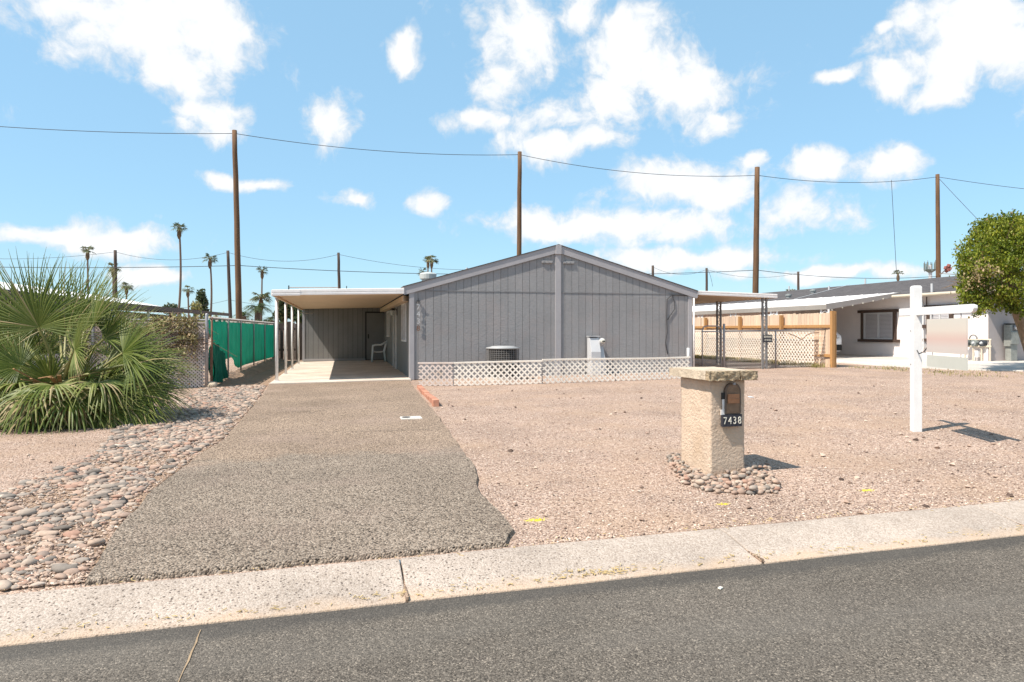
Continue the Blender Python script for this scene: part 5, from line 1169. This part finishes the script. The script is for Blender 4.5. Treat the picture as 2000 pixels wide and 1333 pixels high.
# dark board fence closing the side yard
df = thing('dark_board_fence', 'old dark brown board fence closing the side yard behind the carport posts', 'fence', (-2.2,30.9,0))
for k in range(12): x = -2.95+.155*k; build(MB().box(x,x+.145,30.9+.01*(k % 2),30.92+.01*(k % 2),.0,1.62+.05*math.sin(k*5)), 'board', M_oldwood, df)
for z in (.4,1.3): build(MB().box(-2.95,-1.1,30.95,31.0,z,z+.09), 'rail', M_oldwood, df)
build(MB().box(-2.98,-2.84,30.75,30.88,0,1.7), 'post', M_oldwood, df)
# house across the left fence
ln = thing('white_roofed_house', 'low house with white roof and brown fascia beyond the left lattice fence', 'house', (-7.2,24,gz(-7)))
def lz(y): return np.interp(y, [15,23.5,45.7], [2.10,2.17,2.34])
m = MB().add([(-7,15,lz(15)),(-7,46,lz(46)),(-11.5,46,lz(46)+.1),(-11.5,15,lz(15)+.1)], [(0,1,2,3)])
build(MB().prism([(-7.2,15,2.2),(-9.5,15,2.68),(-12,15,2.2)], (0,19,0)), 'upper_roof', M_white, ln)
m = m; o = build(m, 'roof', M_white, ln); o.modifiers.new('s','SOLIDIFY').thickness = .05
m = MB().add([(-6.97,15,lz(15)-.17),(-6.97,46,lz(46)-.17),(-6.97,46,lz(46)+.01),(-6.97,15,lz(15)+.01),(-6.93,15,lz(15)-.17),(-6.93,46,lz(46)-.17),(-6.93,46,lz(46)+.01),(-6.93,15,lz(15)+.01)], [(3,2,1,0),(4,5,6,7),(0,1,5,4),(3,7,6,2),(1,2,6,5),(0,4,7,3)]); build(m, 'fascia', pm('brown_fascia',(.11,.075,.06),.7,.15), ln)
build(MB().box(-11,-9.2,16,45,0,2.1), 'wall', pm('brown_wall',(.14,.10,.085),.8,.1), ln)
for y in (20,24,28,32,37,42): build(MB().box(-7.1,-7.03,y-.04,y+.04,gz(-7),lz(y)-.16), 'post', M_post, ln)
build(MB().box(-9.18,-9.14,29.5,34,1.0,2.05), 'white_panel', M_white, ln); build(MB().box(-9.18,-9.14,24,26.5,.9,1.9), 'window', M_glass, ln)
hd = thing('hedge', 'green weedy shrubs showing above the left lattice fence', 'hedge', (-5.5,19,0)); r = random.Random(31); P = []
for k in range(2600):
    y = r.uniform(18.5,27); x = gx(y)-.7-abs(r.gauss(0,.5)); z = 1.45+abs(r.gauss(0,.14))*(1+.8*mnoise.noise(Vector((y*.9,0,0)))); P.append(((x,y,z-.1), .5))
leaf_cloud('foliage', P, .04, M_weed, hd, 3, .2)

# ------------------------------------------------------------------ poles and wires
def pole(px_t, py_t, px_b, d, r0, r1, label, name='utility_pole', mat=None, group=None, base_z=-.2):
    T = AD(px_t, py_t, d); B = AD(px_b, 640, d); B.z = base_z; dz = B-T; o = MB(); pts = [T+(B-T)*k/10+Vector((.03*mnoise.noise(Vector((k*.7,px_t,0))),0,0)) for k in range(11)]
    t = single(o.tube(pts, [r0+(r1-r0)*k/10 for k in range(11)], 12), name, mat or M_pole, label, 'pole', Vector((B.x,B.y,0)), smooth=True, group=group); return T
GP = 'tall brown poles behind the houses'
T1 = pole(458,255,469,37,.125,.175,'tall brown wooden pole rising behind the green screen fence',group=GP)
T2 = pole(1015,297,1013,41,.125,.17,'tall brown wooden pole rising behind the gable left of its peak',group=GP)
T3 = pole(1479,327,1474,42,.145,.20,'tall brown wooden pole rising behind the right awning',group=GP)
T4 = pole(1831,341,1834,47,.125,.18,'tall brown wooden pole rising behind the stucco house roof',group=GP)
GP2 = 'thin dark poles in the distance'
F1 = pole(225,489,227,80,.17,.22,'thin dark far pole above the fan palm fronds','far_pole',M_pole2,GP2)
F2 = pole(445,490,452,78,.16,.22,'thin dark far pole just left of the tall pole at the screen fence','far_pole',M_pole2,GP2)
F3 = pole(661,494,665,80,.15,.2,'thin dark far pole above the carport roof','far_pole',M_pole2,GP2)
F4 = pole(1275,519,1276,95,.17,.2,'short dark far pole over the right slope of the gable','far_pole',M_pole2,GP2)
F5 = pole(1380,524,1381,100,.16,.2,'thin dark far pole left of the right awning pole','far_pole',M_pole2,GP2)
F6 = pole(1559,531,1560,100,.16,.2,'thin dark far pole over the stucco house roof left part','far_pole',M_pole2,GP2)
def wire(A, B, sag, label, r=.017, name='overhead_wire', group='overhead wires'):
    A = Vector(A); B = Vector(B); pts = [A.lerp(B, k/24)+Vector((0,0,-sag*4*(k/24)*(1-k/24))) for k in range(25)]
    return single(MB().tube(pts, r, 5), name, M_cable, label, 'wire', None, smooth=True, group=group)
dn = Vector((0,0,-.17))
wire(AD(-260,225,34), T1+dn, .28, 'upper wire running left from the pole at the screen fence'); wire(T1+dn, T2+dn, .38, 'upper wire between the screen fence pole and the gable pole')
wire(T2+dn, T3+Vector((0,0,-.5)), .48, 'upper wire between the gable pole and the right awning pole'); wire(T3+Vector((0,0,-.5)), T4+dn, .42, 'upper wire between the awning pole and the stucco house pole'); wire(T4+dn, AD(2200,385,50), .2, 'upper wire running right from the stucco house pole')
L1 = AD(467,519,37); L3 = AD(1478,528,42); L2 = AD(1015,536,41)
wire(AD(-260,516,34), L1, .15, 'lower wire running left from the pole at the screen fence'); wire(L1, L2, .15, 'lower wire from the screen fence pole towards the gable pole'); wire(L2, L3, .12, 'lower wire from the gable pole to the right awning pole'); wire(L3, AD(1833,540,47), .3, 'lower wire from the awning pole to the stucco house pole')
for k, (a, b_, l) in enumerate(((AD(-200,487,82),F1,'faint far wire left of the far pole over the palm'),(F1,F2,'faint far wire between the two left far poles'),(F2,F3,'faint far wire from the left far pole to the carport far pole'),(F3,AD(1040,520,84),'faint far wire from the carport far pole to the gable'),(F4,F5,'faint far wire between the gable far pole and the next far pole'),(F5,F6,'faint far wire between the two right far poles'))): wire(a+Vector((0,0,-.2)), b_+Vector((0,0,-.2)), .9, l, .02, 'far_wire', 'far wires')
wire(AD(1741,352,46.2), AD(1751,536,46.2), 0, 'vertical drop wire hanging above the stucco house roof', .016); wire(T4+dn, AD(1925,445,44), .02, 'slanting guy wire from the stucco house pole down into the tree', .015); wire(F5+Vector((.2,0,-.3)), AD(1392,560,100), -.4, 'short curved drop wire beside the far pole left of the awning', .025)
wire(AD(225,592,80), AD(447,586,78), .8, 'low far wire left of the left far pole', .018, 'far_wire', 'far wires'); wire(AD(447,586,78), AD(660,596,80), .5, 'low far wire right of the left far pole', .018, 'far_wire', 'far wires')

# ------------------------------------------------------------------ far palms and trees
def far_palm(px_t, py_t, px_b, d, cr, label, shag=True, nf=15, lean=0, droopy=.5, group='far fan palms'):
    T = AD(px_t, py_t, d); B = AD(px_b, 640, d); B.z = 0; rt = thing('far_palm', label, 'palm tree', B, group=group); r = random.Random(px_t*7+py_t); crown = T-Vector((0,0,cr*.75)); H_ = crown.z
    pts = [Vector((B.x+(crown.x-B.x)*t+lean*math.sin(t*3.1), B.y+(crown.y-B.y)*t, H_*t)) for t in [k/12 for k in range(13)]]
    r0 = max(.13, cr*.10); build(MB().tube(pts, [r0*1.25-r0*.45*k/12 for k in range(13)], 8), 'trunk', M_ptrunk, rt, smooth=True)
    if shag: build(MB().lathe([(r0*.9,-cr*1.1),(r0*2.0,-cr*.75),(r0*1.9,-cr*.35),(r0*1.0,0)], crown, 8), 'dead_skirt', M_far_thatch, rt)
    for k in range(nf):
        q = k*2.4+r.random(); el = r.uniform(-.35,1.2) if droopy > .3 else r.uniform(.2,1.3); dd = Vector((math.cos(q)*math.cos(el),math.sin(q)*math.cos(el),math.sin(el))); h = crown+dd*cr*.42
        put_frond(rt, M_far_frond, h, Vector((dd.x,dd.y,dd.z-.3)), Vector((-dd.x*dd.z,-dd.y*dd.z,1)), cr*.58, 11, 85, droopy, r, .05, stalk_from=crown, sections=3, wid=cr*.09, stalk_r=cr*.03)
    return rt
far_palm(350,434,343,85,1.15,'tallest far palm with slender curved trunk left of the tall pole', lean=.35); far_palm(171,478,173,95,1.2,'small far palm peeking over the fan palm fronds'); far_palm(410,494,407,95,1.2,'far palm with leaning trunk between the tall poles', lean=.3)
far_palm(367,556,370,105,1.1,'short far palm beside the dark cypress', nf=9); far_palm(512,519,510,110,1.2,'slender far palm right of the tall pole at screen fence'); far_palm(247,549,247,100,1.1,'far palm with drooping dark head near the fan palm edge', droopy=.9)
far_palm(221,512,221,105,1.3,'far palm head beside the far pole over the fan palm'); far_palm(843,496,843,110,1.3,'taller of two far palms behind the white roof vent'); far_palm(836,500,835,118,1.2,'second far palm just left of the taller vent palm'); far_palm(826,522,823,120,1.2,'lowest far palm left of the white roof vent')
far_palm(1754,526,1751,120,1.2,'small far palm over the stucco house roof below the drop wire', nf=9); far_palm(510,565,510,75,1.35,'shaggy headed far palm above the date palm', nf=20)
far_palm(1548,562,1548,70,1.3,'low far palm head over the stucco roof near the vents', False, 14)
for (px, py, l) in ((1362,596,'first low palm head under the awning by the house corner'),(1382,594,'second low palm head under the awning'),(1423,572,'brown low palm trunk head seen under the awning')): far_palm(px, py, px, 85, 1.2, l, True, 12)
# date palm: arching feather fronds
def feather(hub, d, L, r, mat, parent):
    vs = []; fs = []; cols = []; side = d.cross(Vector((0,0,1))).normalized()
    pts = [hub+d*L*t+Vector((0,0,-L*.75*t*t)) for t in [k/9 for k in range(10)]]
    for k in range(1, 30):
        t = k/30; p = pts[int(t*9)].lerp(pts[min(9,int(t*9)+1)], t*9-int(t*9)); ll = L*.30*math.sin(.35+t*2.6); fwd = (pts[min(9,int(t*9)+1)]-pts[int(t*9)]).normalized()
        for s in (-1,1):
            q = (side*s*.8+fwd*.6+Vector((0,0,.1-.35*r.random()))).normalized(); b = len(vs); w_ = fwd*L*.014; vs += [p-w_, p+w_, p+q*ll]; fs.append((b,b+1,b+2)); c = (0, .4+.3*r.random()); cols += [c]*3
    foliage_mesh('frond', vs, fs, cols, mat, parent)
def date_palm(px, py_c, d, L, label, nf=26):
    C0 = AD(px, py_c, d); B = Vector((C0.x,C0.y,0)); rt = thing('date_palm', label, 'palm tree', B, group='date palms behind the side yard'); build(MB().tube([B, C0], [.32,.25], 10), 'trunk', M_ptrunk, rt); r = random.Random(px)
    for k in range(nf):
        q = k*2.4; el = r.uniform(.0,1.2); feather(C0, Vector((math.cos(q)*math.cos(el),math.sin(q)*math.cos(el),math.sin(el))), L*r.uniform(.8,1.1), r, M_far_frond, rt)
date_palm(503,603,62,1.75,'arching date palm behind the dark board fence'); date_palm(528,625,70,1.2,'low small date palm head just left of the carport post', 18); date_palm(475,618,58,1.3,'low palm clump at the foot of the tall pole', 16)
def blob_tree(name, label, cat, cpx, d, lobes, n, size, mat, parent_group=None, seed=1, trunk=True, tanp=.05):
    """lobes: (px, py, rx px, ry px); leaves thrown through the shells of the lobes"""
    r = random.Random(seed); base = AD(cpx, 640, d); base.z = 0; rt = thing(name, label, cat, base, group=parent_group); P = []; k = d/FPX; tot = sum(l[2]*l[3] for l in lobes); cen = []
    for (px, py, rx, ry) in lobes:
        c = AD(px, py, d); cen.append(c)
        for _ in range(int(n*rx*ry/tot)):
            v = Vector((r.gauss(0,1),r.gauss(0,1),r.gauss(0,1))).normalized()*(r.random()**.33); nn = mnoise.noise(v*2.2+Vector((px*.1,0,0)))
            if nn < -.22 and v.length > .4: continue
            q = c+Vector((v.x*rx*k, v.y*rx*k*.9, v.z*ry*k))*(1+.22*mnoise.noise(v*4+Vector((py*.1,0,0)))); P.append((q, .5+.6*nn))
    leaf_cloud('crown', P, size, mat, rt, seed+1, tanp)
    if trunk: build(MB().tube([base, cen[0]], [size*1.6, size*.8], 8), 'trunk', M_bark, rt)
    return rt
blob_tree('cypress','dark columnar cypress between two far palms','tree',394,95,[(393,578,9,14),(394,590,11,18),(394,605,12,18)],1500,.16,M_far_leaf,seed=3)
blob_tree('far_shrub','grey green far bush left of the cypress top','bush',330,90,[(333,604,17,11),(345,608,14,8)],700,.16,M_far_leaf,seed=4); blob_tree('far_shrub','brownish far bush tucked against the cypress','bush',381,92,[(383,602,12,13)],500,.16,M_weed,seed=5)
blob_tree('far_tree','leafy green tree seen between the carport posts','tree',560,52,[(556,600,17,20),(572,608,15,18),(548,615,14,14),(585,620,14,12)],2600,.13,M_far_leaf,seed=6)
blob_tree('far_shrub','low bushes at the foot of the date palms','bush',520,60,[(505,632,30,7),(535,634,24,6),(478,632,18,8)],1100,.11,M_far_leaf,seed=7)
# cell tower and floodlight on its pole
ct = thing('cell_tower', 'grey cell phone tower head behind the stucco house roof', 'tower', Vector((AD(1817,640,150).x,AD(1817,640,150).y,0))); C0 = AD(1817,527,150); build(MB().tube([(C0.x,C0.y,0),(C0.x,C0.y,C0.z+1)], .35, 10), 'mast', M_greybox, ct)
for k in range(9):
    q = k*2*math.pi/9; p = C0+Vector((1.15*math.cos(q),1.15*math.sin(q),.3*math.sin(k*3))); pn = build(MB().obox(p+Vector((0,0,.6)), .30,.16,1.6,(0,0,q)), 'antenna_panel', M_tower, ct); build(MB().tube([p+Vector((0,0,-.3)),p+Vector((0,0,1.75))], .06, 6), 'antenna_pipe', M_tower, pn)
build(MB().lathe([(.2,-.8),(.9,-.3),(1.1,0),(.2,.1)], C0, 12), 'platform', M_tower, ct)
fl = thing('floodlight', 'rusty red floodlight cluster on an arm at the stucco house pole', 'floodlight', AD(1836,537,47)); build(MB().tube([AD(1836,537,46.8),AD(1843,531,46.5),AD(1847,527,46.2)], .035, 6), 'arm', M_galv, fl)
M_red = pm('faded_red_paint',(.22,.075,.06),.8,.2)
for k, (px, py) in enumerate(((1848,524),(1853,520),(1855,526),(1850,529))): build(MB().obox(AD(px,py,46.2), .22,.18,.2,(.3*k,.4,.5*k)), 'lamp_head', M_red, fl)

# ------------------------------------------------------------------ shade tree on the right
TB = G(2035,722); tr = thing('shade_tree', 'leafy green shade tree leaning over the stucco house front', 'tree', TB); dT = TB.x*S_+TB.y*C_
trk = [TB-Vector((0,0,.1)), AD(2012,685,dT), AD(1998,645,dT), AD(1983,605,dT), AD(1975,580,dT)]
build(MB().tube(trk, [.17,.15,.125,.11,.09], 10), 'trunk', M_bark, tr, smooth=True)
J = trk[-1]; limbs = [(1940,545,-.3),(1915,560,-.8),(1960,500,.5),(1930,480,-.6),(1990,480,.8),(2020,520,.2),(1950,575,-1.0),(2010,560,-.6),(1900,530,.6),(1975,450,-.2)]
for (px, py, dd) in limbs:
    e = AD(px, py, dT+dd); mid = J.lerp(e,.5)+Vector((0,0,.12)); build(MB().tube([J-Vector((0,0,.1)), mid, e], [.06,.035,.012], 6), 'limb', M_bark, tr, smooth=True)
    for k in range(5):
        e2 = e+Vector((random.gauss(0,.35),random.gauss(0,.35),random.gauss(.1,.3))); build(MB().tube([mid.lerp(e,random.uniform(.2,.9)), e2], [.014,.005], 4), 'twig', M_bark, tr)
r = random.Random(77); P = []; k_ = dT/FPX
LOB = [(1948,458,50,34,.0),(1925,495,44,44,-.4),(1908,545,32,44,.2),(1975,470,50,50,.7),(1955,445,44,26,-.2),(2012,450,38,34,.1),(2030,500,55,60,-.6),(1985,545,30,40,-1.2),(2005,580,30,36,-1.0),(1915,580,38,28,-.7),(1912,520,32,38,-.9),(2060,480,56,66,.3),(1945,590,34,18,-.6),(1935,520,50,45,.9),(1914,606,24,9,-.9),(1990,500,46,50,-.7),(1900,560,20,24,-.2)]
for (px, py, rx, ry, dd) in LOB:
    c = AD(px, py, dT+dd); nclump = int(rx*ry/17)
    for j in range(nclump):
        v = Vector((r.gauss(0,1),r.gauss(0,1),r.gauss(0,1))).normalized()*(.68+.36*r.random()); cc_ = c+Vector((v.x*rx*k_, v.y*rx*k_, v.z*ry*k_)); hole = (cc_-AD(1945,548,dT)); hp_ = math.hypot(hole.x*C_-hole.y*S_, hole.z)
        if hp_ < .46 and r.random() < .8: continue
        tone = .45+.5*mnoise.noise(cc_*1.7)
        for l in range(26): P.append((cc_+Vector((r.gauss(0,.07),r.gauss(0,.07),r.gauss(0,.06))), tone))
leaf_cloud('crown', P, .033, M_leaf, tr, 5, .08)
P = []
for j in range(60):
    c = AD(1918+r.gauss(0,14), 535+r.gauss(0,12), dT-1.1+r.gauss(0,.15))
    for l in range(10): P.append((c+Vector((r.gauss(0,.07),r.gauss(0,.07),r.gauss(0,.06))), .6))
leaf_cloud('dry_sprays', P, .03, M_vine, tr, 6, .8)
q = Vector(RD(1407,1151)+(0,)); q.z = gz(q.x)-.056; single(MB().obox(q+Vector((0,0,.006)), .028,.016,.006,(.1,.05,.6)), 'paper_scrap', M_num, 'small pale paper scrap on the asphalt', 'litter', q)
single(MB().obox(G(1467,777)+Vector((0,0,.01)), .10,.06,.012,(.15,.1,.3)), 'paper_scrap', M_plastic, 'small white scrap on the gravel right of the mailbox pillar', 'litter', G(1467,777))
